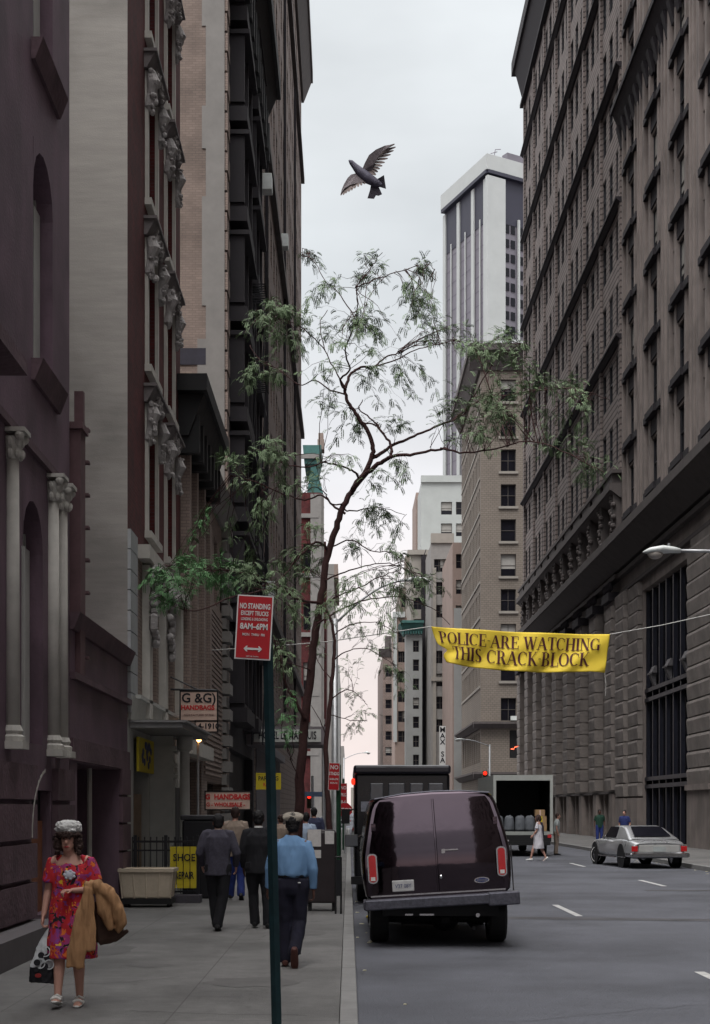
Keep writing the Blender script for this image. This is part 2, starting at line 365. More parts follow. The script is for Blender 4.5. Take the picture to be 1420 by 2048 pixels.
def text(s, size, m, parent, loc, rot=(90, 0, 0), ext=.004, sx=1.0, bold=0.0, name='lettering', align='CENTER', spacing=1.0):
    cu = bpy.data.curves.new('t', 'FONT'); cu.body = s; cu.size = size; cu.extrude = ext; cu.align_x = align; cu.align_y = 'CENTER'; cu.offset = bold; cu.space_character = spacing
    cu.resolution_u = 3
    to = bpy.data.objects.new('t', cu); COL.objects.link(to)
    dg = bpy.context.evaluated_depsgraph_get(); dg.update(); me = bpy.data.meshes.new_from_object(to.evaluated_get(dg)); bpy.data.objects.remove(to)
    me.materials.clear(); me.materials.append(m); me.name = name
    o = mesh_obj(name, me, parent); o.location = loc; o.rotation_euler = [R(a) for a in rot]; o.scale = (sx, 1, 1); return o
# ================================================================ SETTING: ground
mb = MB(); mb.quad((-900, -200, 0), (900, -200, 0), (900, 1500, 0), (-900, 1500, 0)); tag(mb.build('road', M['asphalt']), kind='structure')
WLX, CX0, CX1, WRX = -4.1, .08, 10.9, 15.8
mb = MB()
for y0, y1 in ((-76, 134), (166, 700)): mb.box(-80, CX0-.16, y0, y1, -.05, .15)
tag(mb.build('pavement', M['walk']), kind='structure')
mb = MB()
for y0, y1 in ((-76, 134), (166, 700)): mb.box(CX1+.16, 90, y0, y1, -.05, .15)
tag(mb.build('pavement', M['walk']), kind='structure')
mb = MB()
for y0, y1 in ((-76, 134), (166, 700)):
    y = y0
    while y < min(y1, 230):
        mb.box(CX0-.155, CX0, y, y+1.985, -.05, .152); mb.box(CX1, CX1+.155, y, y+1.985, -.05, .152); y += 2
tag(mb.build('kerb', M['curb'], bevel=.012), kind='structure')
mb = MB()
for yc in (15.4, 27.2, 39.4, 51.6, 63.8, 76, 88, 100): mb.box(4.03, 4.15, yc-1.5, yc+1.5, .001, .004)
for yc in (24.3, 37.2, 49.3, 62.5, 74, 87, 99): mb.box(7.72, 7.84, yc-1.5, yc+1.5, .001, .004)
tag(mb.build('road_markings', M['paint']), kind='structure')
mb = MB()                                   # repair patches and a manhole rim in the carriageway, 4 mm proud
mb.quad((2.6, 25.0, .004), (6.8, 24.4, .004), (6.9, 24.9, .004), (2.7, 25.6, .004))
mb.quad((6.9, 33.5, .004), (8.6, 33.5, .004), (8.6, 34.0, .004), (6.9, 34.0, .004))
tag(mb.build('road_patches', mat('tar_patch', (.062, .06, .066), .75, .3, 2.5, soil=1)), kind='structure')
mb = MB(); random.seed(5)
for i in range(70):
    if i % 2: x, y, z = random.uniform(.12, .6), random.uniform(14, 60), .004
    else: x, y, z = random.uniform(10.2, 10.85), random.uniform(34, 60), .004
    s = random.uniform(.015, .05); a = random.random()*6
    mb.hexa([(x+s*math.cos(a+k*1.57), y+s*math.sin(a+k*1.57), z) for k in range(4)] + [(x+s*.9*math.cos(a+k*1.57), y+s*.9*math.sin(a+k*1.57), z+.012) for k in range(4)])
tag(mb.build('gutter_litter', mat('litter', (.42, .40, .30), .8, .5, 30)), label='scraps of litter lying in the gutters along both kerbs', cat='litter', kind='stuff')

FL = Fac((WLX, 0, 0), (0, 1, 0), (1, 0, 0)); FR = Fac((WRX, 0, 0), (0, 1, 0), (-1, 0, 0))
def crack(s, pts, wd, z):
    for (x0, y0), (x1, y1) in zip(pts, pts[1:]):
        d = Vector((y0-y1, x1-x0, 0)).normalized()*wd
        s.quad((x0-d.x, y0-d.y, z), (x0+d.x, y0+d.y, z), (x1+d.x*.9, y1+d.y*.9, z), (x1-d.x*.9, y1-d.y*.9, z))
random.seed(31); s = MB()
def wander(x, y, dx, dy, n, j):
    p = [(x, y)]
    for i in range(n): x += dx+random.gauss(0, j); y += dy+random.gauss(0, j); p.append((x, y))
    return p
for a in ((-2.3, 19.0, .16, .02, 14, .05), (-1.3, 19.6, .05, .22, 8, .04), (-3.0, 14.2, .12, .10, 9, .05), (-1.9, 12.6, .14, -.04, 11, .04), (-.9, 21.5, .02, .3, 10, .05), (-2.9, 24.0, .15, .05, 12, .05)): crack(s, wander(*a), .006, .154)
tag(s.build('pavement_cracks', mat('crack_dark', (.045, .043, .042), .9, 0)), kind='structure')
s = MB()
for a in ((1.2, 13.0, .25, .12, 10, .07), (4.8, 29.0, .35, .05, 14, .08), (8.8, 22, .02, .6, 12, .07)): crack(s, wander(*a), .0045, .004)
tag(s.build('road_cracks', mat('tar_crack', (.04, .04, .045), .6, 0)), kind='structure')
s = MB(); s.tube([(6.0, 18.3, .0), (6.0, 18.3, .006)], .36, 28); s.tube([(6.0, 18.3, .006), (6.0, 18.3, .010)], .30, 28)
o = s.build('manhole_cover', mat('cast_iron', (.05, .048, .048), .6, .3, 14, .6, 30)); tag(o, 'round iron manhole cover set in the near lane of the road', 'manhole cover')
s = MB()
for x, y, a, b_ in ((-1.0, 14.6, .5, .4), (-3.1, 18.0, .4, .7), (-2.2, 16.2, .25, .2), (-.6, 20.5, .3, .5)):
    s.poly([(x+a*math.cos(k*.45)*(1+random.uniform(-.25, .25)), y+b_*math.sin(k*.45)*(1+random.uniform(-.25, .25)), .153) for k in range(14)])
for i in range(60):
    x, y = random.uniform(-3.8, -.1), random.uniform(11.5, 30); q = random.uniform(.012, .03); s.poly([(x+q*math.cos(k*.9), y+q*math.sin(k*.9), .1535) for k in range(7)])
tag(s.build('pavement_stains', mat('stain_dark', (.092, .089, .087), .8, .2, 4)), kind='structure')
# ================================================================ LEFT 1: purple house
r = empty('purple_building', (WLX, 5, .15), label='purple painted townhouse with cream half columns at the left edge', cat='building')
mb = MB()
ops = [(u, u+1.25, z, z+2.9) for u in (-8.6, -5.4, -2.2, 1.0, 4.2, 7.4, 10.6, 14.0, 18.85) for z in (7.75, 11.9, 16.05)]
lo = [(u, u+1.2, 2.75, 5.9) for u in (-8.6, -5.4, -2.2, 1.0, 4.2, 7.4, 10.6, 14.0, 18.25)]
door = (18.75, 20.0, .5, 2.15)
FL.wall(mb, -75, 21.3, .15, 22, ops + lo + [door], .26)
shell(mb, -22, WLX, -75, 21.3, .15, 22, 'E')
# arched heads: corner fillets inside each opening
for (a, b, c, e) in ops + lo:
    n = 8; cx = (a+b)/2; rr = (b-a)/2
    for i in range(n):
        t0 = math.pi*i/n; t1 = math.pi*(i+1)/n
        u0, z0 = cx+rr*math.cos(t0), e-rr+rr*math.sin(t0); u1, z1 = cx+rr*math.cos(t1), e-rr+rr*math.sin(t1)
        mb.hexa([FL.p(u0, z0, -.25), FL.p(u1, z1, -.25), FL.p(u1, z1, .002), FL.p(u0, z0, .002), FL.p(u0, e, -.25), FL.p(u1, e, -.25), FL.p(u1, e, .002), FL.p(u0, e, .002)])
mb.build('wall', M['purple'], r)
fill_windows(FL, ops+lo, .26, r, 'framew', 'glass', styles=(0, 2))
for (a, b, c, e) in ops:
    s = MB(); FL.wedge(s, a-.12, b+.3, c-.30, c-.02, .001, .16, .05); s.build('window_sill', M['purple2'], r)
s = MB(); FL.box(s, -75, 21.3, 6.48, 6.56, .001, .07); FL.box(s, -75, 21.3, 6.56, 6.62, .001, .04)
s.cut(); FL.box(s, 15.2, 16.9, 6.95, 7.12, .001, .36); s.build('string_course', M['purple2'], r)
s = MB()                                   # rusticated base blocks
for u0, u1 in ((-12, 18.7), (20.05, 21.28)):
    for k in range(4): s.cut(); FL.box(s, u0, u1, .52+k*.5, .52+k*.5+.44, .001, .09)
s.build('base_blocks', M['purple2'], r)
s = MB(); FL.box(s, -12, 18.9, .15, .47, .001, .42); s.build('ledge', mat('dark_step', (.10, .09, .095), .8, .2, 3), r)
def column(u, z0, z1, d=.09, rad=.095):
    c = empty('half_column', FL.p(u, z0, 0), parent=None); hook(c, r)
    s = MB(); x = WLX+d*.6
    s.rings([(x, u, z0+.28, rad, rad), (x, u, z1-.35, rad*.86, rad*.86)], 14); s.build('shaft', M['cream'], c, smooth=True)
    s = MB(); FL.box(s, u-.17, u+.17, z0, z0+.09, .001, .22); s.rings([(x, u, z0+.09, rad*1.55, rad*1.55), (x, u, z0+.15, rad*1.6, rad*1.6), (x, u, z0+.18, rad*1.15, rad*1.15), (x, u, z0+.22, rad*1.4, rad*1.4), (x, u, z0+.285, rad*1.1, rad*1.1)], 14)
    s.build('base', M['cream'], c)
    s = MB(); s.rings([(x, u, z1-.36, rad, rad), (x, u, z1-.3, rad*1.05, rad*1.05), (x, u, z1-.1, rad*1.5, rad*1.5)], 14)
    for k in range(16):
        a = k*2*math.pi/8; s.ball((x+math.cos(a)*rad*1.25, u+math.sin(a)*rad*1.25, z1-.30+.14*(k//8)), (.04, .04, .06), 6, 5)
    for q in (-.13, .13): s.ball((WLX+.17, u+q, z1-.09), (.06, .05, .06), 8, 6)
    FL.box(s, u-.17, u+.17, z1-.05, z1, .001, .24); s.build('capital', M['cream'], c)
for u in (17.45, 19.85, 20.45): column(u, 2.62, 6.46)
s = MB()
for (a, b, c, e) in ops+lo:
    if b > 10: s.cut(); FL.box(s, b-.42, b-.03, c+.03, e-.55, -.232, -.17)
s.cut(); FL.box(s, 18.17, 18.25, 2.76, 5.2, .001, .03); s.build('window_trim', M['framew'], r)
# boarded arched doorway
d = empty('doorway', FL.p(19.4, .5, 0)); hook(d, r)
s = MB(); FL.box(s, door[0]+.01, door[1]-.01, 1.75, 2.14, -.2, -.15); s.build('dark_fanlight', M['black'], d)
for a, b in ((18.78, 19.2), (19.26, 19.98)):
    s = MB(); FL.box(s, a, b, .5, 1.74, -.16, -.06 if a < 19 else -.12); s.build('board', M['wood'], d)
s = MB()
for i in range(9):
    a0, a1 = R(100+i*9), R(109+i*9); c0 = (19.35, 1.55)
    s.hexa([FL.p(c0[0]+.95*math.cos(a), c0[1]+.85*math.sin(a), dd) for a in (a0, a1) for dd in (.09, .094)] + [FL.p(c0[0]+1.0*math.cos(a), c0[1]+.89*math.sin(a), dd) for a in (a0, a1) for dd in (.09, .094)])
s.build('chalk_mark', M['cream'], r)

# ================================================================ LEFT 2: low purple annex
r = empty('low_annex', (WLX, 24, .15), label='one storey purple annex with dark recessed entrance between two tall houses', cat='building')
s = MB(); hole = [(21.9, 25.9, .15, 2.6)]
FL.wall(s, 21.32, 26.88, .15, 4.7, hole, 1.6); s.box(-14, WLX-.02, 21.32, 26.88, 4.45, 4.68); s.quad((WLX-1.6, 21.8, .15), (WLX-1.6, 26, .15), (WLX-1.6, 26, 2.6), (WLX-1.6, 21.8, 2.6))
s.build('wall', M['purple'], r)
s = MB(); FL.wedge(s, 21.32, 26.88, 4.55, 4.8, .001, .16, .06); FL.box(s, 21.32, 26.88, 3.82, 3.92, .001, .09); FL.box(s, 21.32, 26.88, 2.62, 2.95, .001, .05)
s.build('coping', M['purple2'], r)
s = MB()
for k in range(5): FL.box(s, 25.92, 26.86, .16+k*.5, .16+k*.5+.46, .001, .07)
s.build('pier', M['purple2'], r)
s = MB()
for u in (22.6, 24.9): s.cut(); s.tube([FL.p(u, .15, -.35), FL.p(u, 2.6, -.35)], .045, 8)
s.build('pipe', M['cream'], r)
s = MB(); FL.box(s, 21.75, 22.15, 3.93, 7.6, -.25, .08); FL.box(s, 21.7, 22.2, 7.6, 7.7, -.3, .12); FL.box(s, 22.2, 22.32, 3.93, 8.3, -.1, .04)
for k in range(8): FL.box(s, 22.2, 22.36, 4.2+k*.5, 4.24+k*.5, -.05, .12)
s.build('flue_pipe', mat('rusty_flue', (.115, .066, .072), .8, .25, 3), r)
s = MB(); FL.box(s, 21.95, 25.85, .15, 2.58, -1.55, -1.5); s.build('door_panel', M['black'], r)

# ================================================================ LEFT 3: red brick house with carved stone hoods
r = empty('red_brick_building', (WLX, 31, .15), label='tall dark red brick house with carved stone window hoods and pale blank side wall', cat='building')
Y0, Y1 = 26.9, 35.3
bays = (29.35, 32.35)
ops = [(b, b+1.35, 7.6+k*3.35, 7.6+k*3.35+2.35) for b in bays for k in range(6)]
s = MB(); FL.wall(s, Y0, Y1, 7.0, 30, ops, .3); s.build('wall', M['redbrick'], r)
s = MB(); shell(s, -18, WLX, Y0, Y1, .15, 30, 'E'); o = s.build('side_wall', M['stucco'], r); o['label'] = 'blank grey stucco party wall'
fill_windows(FL, ops, .3, r, 'framew', 'glass', styles=(0, 1))
random.seed(11)
for (a, b, c, e) in ops:
    q = MB(); FL.box(q, a-.16, a, c-.1, e+.12, .001, .07); FL.box(q, b, b+.16, c-.1, e+.12, .001, .07)
    FL.box(q, a-.2, b+.2, c-.24, c-.1, .001, .14); o = q.build('window_surround', M['cream'], r)
    q = MB(); FL.wedge(q, a-.3, b+.3, e+.12, e+.42, .001, .22, .06); FL.box(q, a-.35, b+.35, e+.42, e+.48, .001, .27)
    q.build('window_hood', mat('hood_stone', (.14, .125, .125), .85, .3, 4, .3, 14), r)
    q = MB()
    for sd in (a-.1, b+.1):
        q.tube([FL.p(sd, e+.12, .10), FL.p(sd, e-.1, .17), FL.p(sd, e-.35, .10), FL.p(sd, e-.6, .08), FL.p(sd, e-.72, .10)], [.10, .15, .09, .11, .04], 9)
        for i in range(22): q.ball(FL.p(sd+random.uniform(-.13, .13), e+random.uniform(-.72, .12), .11+random.uniform(0, .10)), (.03+random.random()*.04, .03+random.random()*.05, .03+random.random()*.05), 6, 4)
    q.tube([FL.p((a+b)/2, e+.02, .05), FL.p((a+b)/2, e+.02, .14)], .13, 12)
    for i in range(34): q.ball(FL.p((a+b)/2+random.uniform(-.5, .5), e+.26+random.uniform(-.13, .13), .14+random.uniform(0, .07)), (.03+random.random()*.04, .05, .03+random.random()*.04), 6, 4)
    q.build('carved_bracket', M['carved'], r)
# first floor: pale corner strip, medallion, cream surrounds
s = MB(); FL.wall(s, Y0, Y1, 3.6, 7.0, [(29.3, 30.9, 4.1, 6.5), (32.3, 33.9, 4.1, 6.5)], .3); s.build('parlour_wall', M['tanbrick'], r)
fill_windows(FL, [(29.3, 30.9, 4.1, 6.5), (32.3, 33.9, 4.1, 6.5)], .3, r, 'framew', 'glass', styles=(0,))
s = MB()
for k in range(9): FL.box(s, Y0, Y0+.9, 3.7+k*.38, 3.7+k*.38+.36, .001, .06)
s.build('corner_strip', mat('pale_blue_stone', (.33, .345, .35), .8, .12, 3), r)
s = MB()
for a in (28.8, 31.3, 34.2): s.cut(); FL.box(s, a, a+.4, 3.7, 6.75, .001, .16)
s.cut(); FL.box(s, 28.2, Y1, 6.78, 7.05, .001, .24); s.build('cream_pilaster', M['cream'], r)
q = MB()
for a in (28.9, 31.6):
    q.cut()
    q.tube([FL.p(a, 6.45, .22), FL.p(a, 6.45, .36)], .30, 16); q.tube([FL.p(a, 6.45, .30), FL.p(a, 6.45, .42)], .12, 10)
    for i in range(8): q.ball(FL.p(a+.2*math.cos(i*.785), 6.45+.2*math.sin(i*.785), .36), (.05, .07, .07), 6, 5)
    for i in range(14): q.ball(FL.p(a+random.uniform(-.25, .25), 5.2+i*.07, .24), .09, 6, 5)
q.build('medallion', M['carved'], r)
# shop front
s = MB(); FL.wall(s, Y0, Y1, .15, 3.6, [(27.65, 29.75, .17, 3.25), (31.9, 34.9, .2, 3.0)], .5); s.build('shop_front', M['greycream'], r)
s = MB(); FL.wedge(s, Y0+.1, Y1, 3.57, 4.0, .001, .1, .05); FL.box(s, Y0+.6, Y1, 4.0, 4.07, .001, .16); s.build('fascia', M['greycream'], r)
s = MB(); FL.box(s, 27.7, 29.7, .2, 3.2, -.48, -.44); s.cut(); FL.box(s, 31.95, 34.85, .2, 2.98, -.48, -.44); s.build('shop_window', M['glass'], r)
s = MB(); FL.box(s, 27.7, 29.8, 2.62, 3.28, .05, .10); o = s.build('shop_sign', M['signyellow'], r); o['label'] = 'yellow shop sign with dark blue motif'
q = MB()
for i in range(16): q.ball(FL.p(28.1+random.random()*1.3, 2.74+random.random()*.42, .105), (.012, .12, .08), 7, 5)
q.build('motif', M['inkblue'], o)
s = MB()
for k in range(11): FL.box(s, 27.72+k*.185, 27.84+k*.185, .2, 2.2, -.2, -.14)
FL.box(s, 27.7, 29.74, .2, 2.2, -.24, -.201)
s.build('curtain', mat('curtain_tan', (.30, .23, .17), .9, .2, 4), r)
s = MB()
for u in (29.95, 31.4):
    s.cut(); d = .47 if u < 30 else .3
    FL.box(s, u, u+.42, .15, 3.41, .001, d); FL.box(s, u-.04, u+.46, 2.55, 2.62, .001, d+.05); FL.box(s, u-.04, u+.46, 2.8, 2.86, .001, d+.05); FL.box(s, u-.05, u+.47, 3.1, 3.2, .001, d+.07)
s.build('door_pilaster', M['greycream'], r)
s = MB(); x = WLX+.68; s.rings([(x, 30.3, .15, .17, .17), (x, 30.3, .3, .15, .15), (x, 30.3, .32, .115, .115), (x, 30.3, 3.1, .10, .10), (x, 30.3, 3.15, .16, .16), (x, 30.3, 3.41, .17, .17)], 16); s.build('porch_column', M['greycream'], r, smooth='angle')
s = MB(); FL.box(s, 27.1, 31.9, 3.42, 3.52, .001, 1.0); FL.box(s, 27.05, 31.95, 3.52, 3.56, .001, 1.08); s.build('door_canopy', mat('lead_grey', (.22, .22, .22), .6, .2, 3), r)
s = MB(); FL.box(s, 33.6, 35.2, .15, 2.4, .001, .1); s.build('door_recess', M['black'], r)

# ================================================================ LEFT 4 + 4b: tan row houses
r = empty('tan_row_house', (WLX, 38, .15), label='tan brick row house with a heavy black cornice beside the red brick house', cat='building')
ops = [(u, u+1.0, z, z+2.1) for u in (36.0, 37.9, 39.8) for z in (4.6, 8.1)]
s = MB(); FL.wall(s, 35.32, 41, .15, 12.1, ops + [(35.9, 40.4, .3, 3.2)], .35); shell(s, -18, WLX, 35.32, 41, .15, 12.1, 'ES'); s.build('wall', M['tanbrick'], r)
fill_windows(FL, ops, .35, r, 'frameb', 'glass')
s = MB(); FL.box(s, 35.95, 40.35, .3, 3.18, -.34, -.3); s.build('shop_window', M['glass'], r)
s = MB()
for u in (35.45, 37.15, 39.05, 40.7):
    s.cut()
    FL.box(s, u, u+.42, 4.7, 11.2, .001, .22); FL.wedge(s, u, u+.42, 4.3, 4.7, .001, .22, .02)
s.build('pilaster', M['tanbrick'], r)
s = MB(); FL.wedge(s, 34.9, 41.0, 10.9, 11.9, .001, .62, .25); FL.box(s, 34.6, 41.05, 11.9, 12.3, .001, .72)
for k in range(7): FL.box(s, 35+k*.95, 35.25+k*.95, 10.5, 11.4, .001, .5)
s.build('cornice', M['black'], r)
s = MB(); FL.box(s, 35.4, 40.9, 3.25, 3.6, .001, .3); s.build('shop_cornice', M['cream'], r)
r = empty('grooved_row_house', (WLX, 45, .15), label='narrow tan house with slanting grooved brickwork next to the dark iron front', cat='building')
ops = [(u, u+1.1, z, z+2.0) for u in (42, 44.2, 46.2) for z in (8.2,)]
s = MB(); FL.wall(s, 41.02, 47.98, .15, 11.2, ops+[(42, 47, .3, 2.7)], .35); shell(s, -18, WLX, 41.02, 47.98, .15, 11.2, 'ES'); s.build('wall', M['tanbrick'], r)
s = MB()
for k in range(34): FL.box(s, 41.1, 46.6, 2.9+k*.15, 2.98+k*.15, .001, .05)
s.build('brick_ribs', M['tanbrick'], r)
fill_windows(FL, ops, .35, r, 'frameb', 'glass')
s = MB()
for k in range(24): FL.box(s, 46.8, 47.9, 1.0+k*.42, 1.0+k*.42+.34, .001, .28 if k % 2 else .16)
s.build('quoin', M['cement'], r)
s = MB(); FL.wedge(s, 41.02, 47.98, 10.9, 11.5, .001, .45, .1); s.build('cornice', M['cement'], r)
s = MB(); FL.box(s, 42.05, 46.95, .3, 2.68, -.34, -.3); s.build('shop_window', M['glass'], r)

# ================================================================ LEFT 5: dark iron-front hotel
r = empty('dark_hotel', (WLX, 55, .15), label='blackened iron fronted hotel with stacked bay windows behind the orange party wall', cat='building')
s = MB(); shell(s, -20, WLX-.01, 48, 63, .15, 33, 'E'); o = s.build('side_wall', M['orangewall'], r); o['label'] = 'faded orange brick party wall'
s = MB(); z = 11.5; random.seed(3)
while z < 33:
    h = random.uniform(.9, 1.7); wd = random.choice((.62, .9, .75)); s.box(WLX-wd, WLX+.0, 47.97, 47.999, z, min(33, z+h)); z += h
s.build('cement_edge', M['cement'], r)
s = MB(); s.box(WLX-2.05, WLX-.62, 47.965, 47.998, 16.6, 17.15); s.build('tar_smear', mat('tar_stain', (.03, .028, .04), .8, .3, 3), r)
s = MB(); ops = []
for k in range(8): ops += [(50.2, 51.6, 5.5+k*3.45, 8+k*3.45), (52.4, 53.8, 5.5+k*3.45, 8+k*3.45), (56.6, 58.0, 5.5+k*3.45, 8+k*3.45), (58.8, 60.2, 5.5+k*3.45, 8+k*3.45), (61.2, 62.4, 5.5+k*3.45, 8+k*3.45)]
FL.wall(s, 48.0, 63, .15, 33, ops+[(49, 62, .3, 4)], .4); s.build('wall', M['darkiron'], r)
fill_windows(FL, ops, .4, r, 'frameb', 'glassb', styles=(0, 1))
s = MB()
for k in range(46): FL.box(s, 48.02, 48.95, 2.6+k*.66, 2.6+k*.66+.58, .001, .10 if k % 2 else .07)
s.build('quoin', M['tanbrick'], r)
for k in range(8):
    z = 4.9+k*3.45
    for u in (49.9, 56.2):
        q = MB(); FL.box(q, u, u+4.1, z, z+.5, .001, .62); FL.box(q, u+.1, u+4.0, z+.5, z+.65, .001, .5)
        for c in (0, 1.95, 3.9): FL.box(q, u+c, u+c+.22, z+.65, z+2.95, .001, .52)
        FL.box(q, u+.2, u+3.9, z+.65, z+2.95, .3, .36); FL.box(q, u-.1, u+4.2, z+2.95, z+3.1, .001, .7)
        q.build('bay_window', M['darkiron'], r)
s = MB(); FL.wedge(s, 48.1, 63.0, 31.2, 32.8, .001, 1.0, .3); FL.box(s, 48.0, 63.2, 32.8, 33.6, .001, 1.15)
for k in range(12): FL.box(s, 48.6+k*1.25, 49.0+k*1.25, 29.8, 31.4, .001, .7)
s.build('cornice', M['black'], r)
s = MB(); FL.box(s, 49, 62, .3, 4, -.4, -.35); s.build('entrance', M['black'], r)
s = MB()                                   # fire escape on the hotel front
for z in (7.6, 11.05, 14.5, 17.95, 21.4):
    for k in range(9): FL.box(s, 53.9+k*.25, 53.95+k*.25, z, z+.04, .05, 1.0)
    for k in range(11): s.tube([FL.p(53.9+k*.22, z, 1.0), FL.p(53.9+k*.22, z+.95, 1.0)], .012, 4)
    s.tube([FL.p(53.9, z+.95, 1.0), FL.p(56.1, z+.95, 1.0)], .02, 4); s.tube([FL.p(53.9, z+.02, 1.0), FL.p(56.1, z+.02, 1.0)], .03, 4)
    s.tube([FL.p(54.0, z-3.3, .5), FL.p(56.0, z, .5)], .03, 4); s.tube([FL.p(54.0, z-3.3, .9), FL.p(56.0, z, .9)], .03, 4)
s.build('fire_escape', M['blackiron'], r)

# ================================================================ LEFT 6: tall brown block to the avenue
r = empty('brown_tower_block', (WLX, 95, .15), label='very tall brown masonry block at the far left of the street', cat='building')
ops = [(64.6+i*2.9, 66.0+i*2.9, 8.5+k*3.7, 10.7+k*3.7) for i in range(21) for k in range(15)]
s = MB(); FL.wall(s, 63.02, 126, .15, 66, ops, .3); shell(s, -22, WLX, 63.02, 126, .15, 66, 'E'); s.build('wall', M['brownwall'], r)
fill_windows(FL, ops, .3, r, 'frame', 'glass')
s = MB()
for z in (12, 34.4, 56.6): FL.box(s, 63.02, 126.2, z-.3, z+.15, .001, .28); s.cut()
FL.wedge(s, 63.02, 126.3, 63.4, 65.2, .001, .9, .2); FL.box(s, 63.02, 126.5, 65.2, 66.2, .001, 1.0)
s.build('cornice', M['cornice'], r)
s = MB()
for u in (71.3, 91.6, 108.9): s.cut(); FL.box(s, u, u+.16, 8, 56, .001, .16)
s.build('drainpipe', M['nearblack'], r)
s = MB()
for k in range(24): FL.box(s, 64+k*.9, 64.5+k*.9, .2, 4.6, .001, .08)
FL.box(s, 63.1, 86, 4.6, 5.0, .001, .35); s.build('ribbed_shutter', mat('grey_shutter', (.16, .15, .165), .7, .15, 3), r)
for (u, z) in ((84, 34.5), (66.2, 30.2), (69, 12)):
    q = MB(); FL.box(q, u, u+.7, z, z+.75, .05, .6); q.build('air_conditioner', M['lamp'], r, bevel=.03)

# ================================================================ RIGHT 1: limestone block (runs past the camera)
r = empty('limestone_block', (WRX, 40, .15), label='great limestone block with tripartite windows at the right edge', cat='building')
FLH = 3.95; ops = []; 
bay0 = [66.6-6.0*k for k in range(-2, 23)]          # 78.6, 72.6, 66.6 ...
for b in bay0:
    for k in range(11):
        z = 18.6+k*FLH
        ops += [(b+.0, b+.75, z, z+2.5), (b+1.15, b+2.85, z, z+2.5), (b+3.25, b+4.0, z, z+2.5)]
s = MB(); lowo = []
for b in (78.0, ): pass
big = [(66.3, 77.8, .2, 13.6), (45, 56.5, .2, 13.6), (24, 35.5, .2, 13.6), (3, 14.5, .2, 13.6)]
FR.wall(s, -75, 83.6, 17.2, 62, ops, .12); FR.wall(s, -75, 83.6, .15, 17.2, big, .45)
shell(s, WRX, 48, -75, 83.6, .15, 62, 'W'); s.build('wall', M['r1'], r)
vis = [o for o in ops if o[1] > 62]; fill_windows(FR, vis, .12, r, 'frameb', 'glass', maxn=100)
fill_windows(FR, [o for o in ops if 30 < o[1] <= 62], .12, r, 'frameb', 'glass', maxn=0)
s = MB()
for b in bay0:
    if b < 20: continue
    for u in (b+.78, b+2.88): s.cut(); FR.box(s, u, u+.34, 17.3, 61, .001, .12)
    for u in (b-1.75, b-.95, b-.28, b+4.02): s.cut(); FR.box(s, u, u+.26, 17.3, 61, .001, .18)
s.build('pilaster', M['r1'], r)
for b in bay0:
    if b < 30: continue
    s = MB()
    for k in range(11):
        z = 18.6+k*FLH; s.cut()
        s.prism([FR.p(u, z-.42, dd) for u, dd in ((b-.02, .002), (b-.02, .24), (b+.92, .24), (b+.92, .36), (b+3.08, .36), (b+3.08, .24), (b+4.02, .24), (b+4.02, .002))], (0, 0, .34))
    s.build('window_sill', M['nearblack'], r)
s = MB()
for b in bay0:
    if b < 30: continue
    for k in range(11): s.cut(); FR.box(s, b+1.13, b+2.87, 18.6+k*FLH-1.3, 18.6+k*FLH-.45, .001, .07)
s.build('spandrel_panel', M['nearblack'], r)
s = MB(); FR.wedge(s, 20, 83.6, 15.7, 16.6, .001, 1.25, .25); FR.box(s, 20, 83.7, 16.6, 17.05, .001, 1.35); FR.box(s, 20, 83.65, 17.05, 17.25, .001, 1.1)
FR.box(s, 20, 83.6, 15.2, 15.45, .001, .3); FR.box(s, 20, 83.6, 14.2, 14.4, .001, .22); s.build('entablature', M['cornice'], r)
s = MB(); random.seed(4)
FR.wedge(s, 20, 83.6, 41.0, 41.9, .001, .6, .2); FR.box(s, 20, 83.7, 41.9, 42.2, .001, .7)
for k in range(50): FR.wedge(s, 83.6-k*1.2-.5, 83.6-k*1.2, 39.9, 41.1, .001, .4, .12); s.ball(FR.p(83.6-k*1.2-.8, 40.3+.3*(k % 2), .05), (.12, .26, .3), 7, 5)
s.build('upper_cornice', M['nearblack'], r)
def rusticated(u0, u1, z0, z1, step=.77, dp=.18, name='pier', m='rust', par=None, core=.0, ends=True):
    q = MB(); z = z0; k = 0
    if core: FR.box(q, u0+.04, u1-.04, z0, z1, .001, core)
    while z + step*.6 < z1:
        j = random.uniform(-.015, .015); h = step-.07
        FR.wedge(q, u0+j, u1+j, z, z+h*.82, .001, core+dp, core+dp*.72); FR.wedge(q, u0+j, u1+j, z+h*.82, z+h, .001, core+dp*.8, core+dp); z += step; k += 1
    return q.build(name, M[m], par)
rusticated(77.9, 80.6, 2.6, 14.2, par=r, core=.12); rusticated(81.0, 83.5, 2.6, 14.2, par=r, core=.3)
rusticated(62.0, 66.2, 3.0, 14.2, par=r, core=.2); rusticated(56.8, 61.4, 3.0, 14.2, par=r, core=.2)
for (a, b) in ((35.7, 44.8), (14.7, 23.8)): rusticated(a, b, 3.0, 14.2, par=r, core=.2)
s = MB(); FR.box(s, 62.0, 66.25, .15, 2.74, .001, .35); FR.box(s, 61.95, 66.27, 2.741, 3.0, .001, .45); s.cut(); FR.box(s, 77.85, 80.7, .15, 2.5, .001, .3); s.cut(); FR.box(s, 81, 83.5, .15, 2.5, .001, .45); s.cut(); FR.box(s, 56.8, 61.4, .15, 2.95, .001, .35)
s.build('plinth', M['r1'], r)
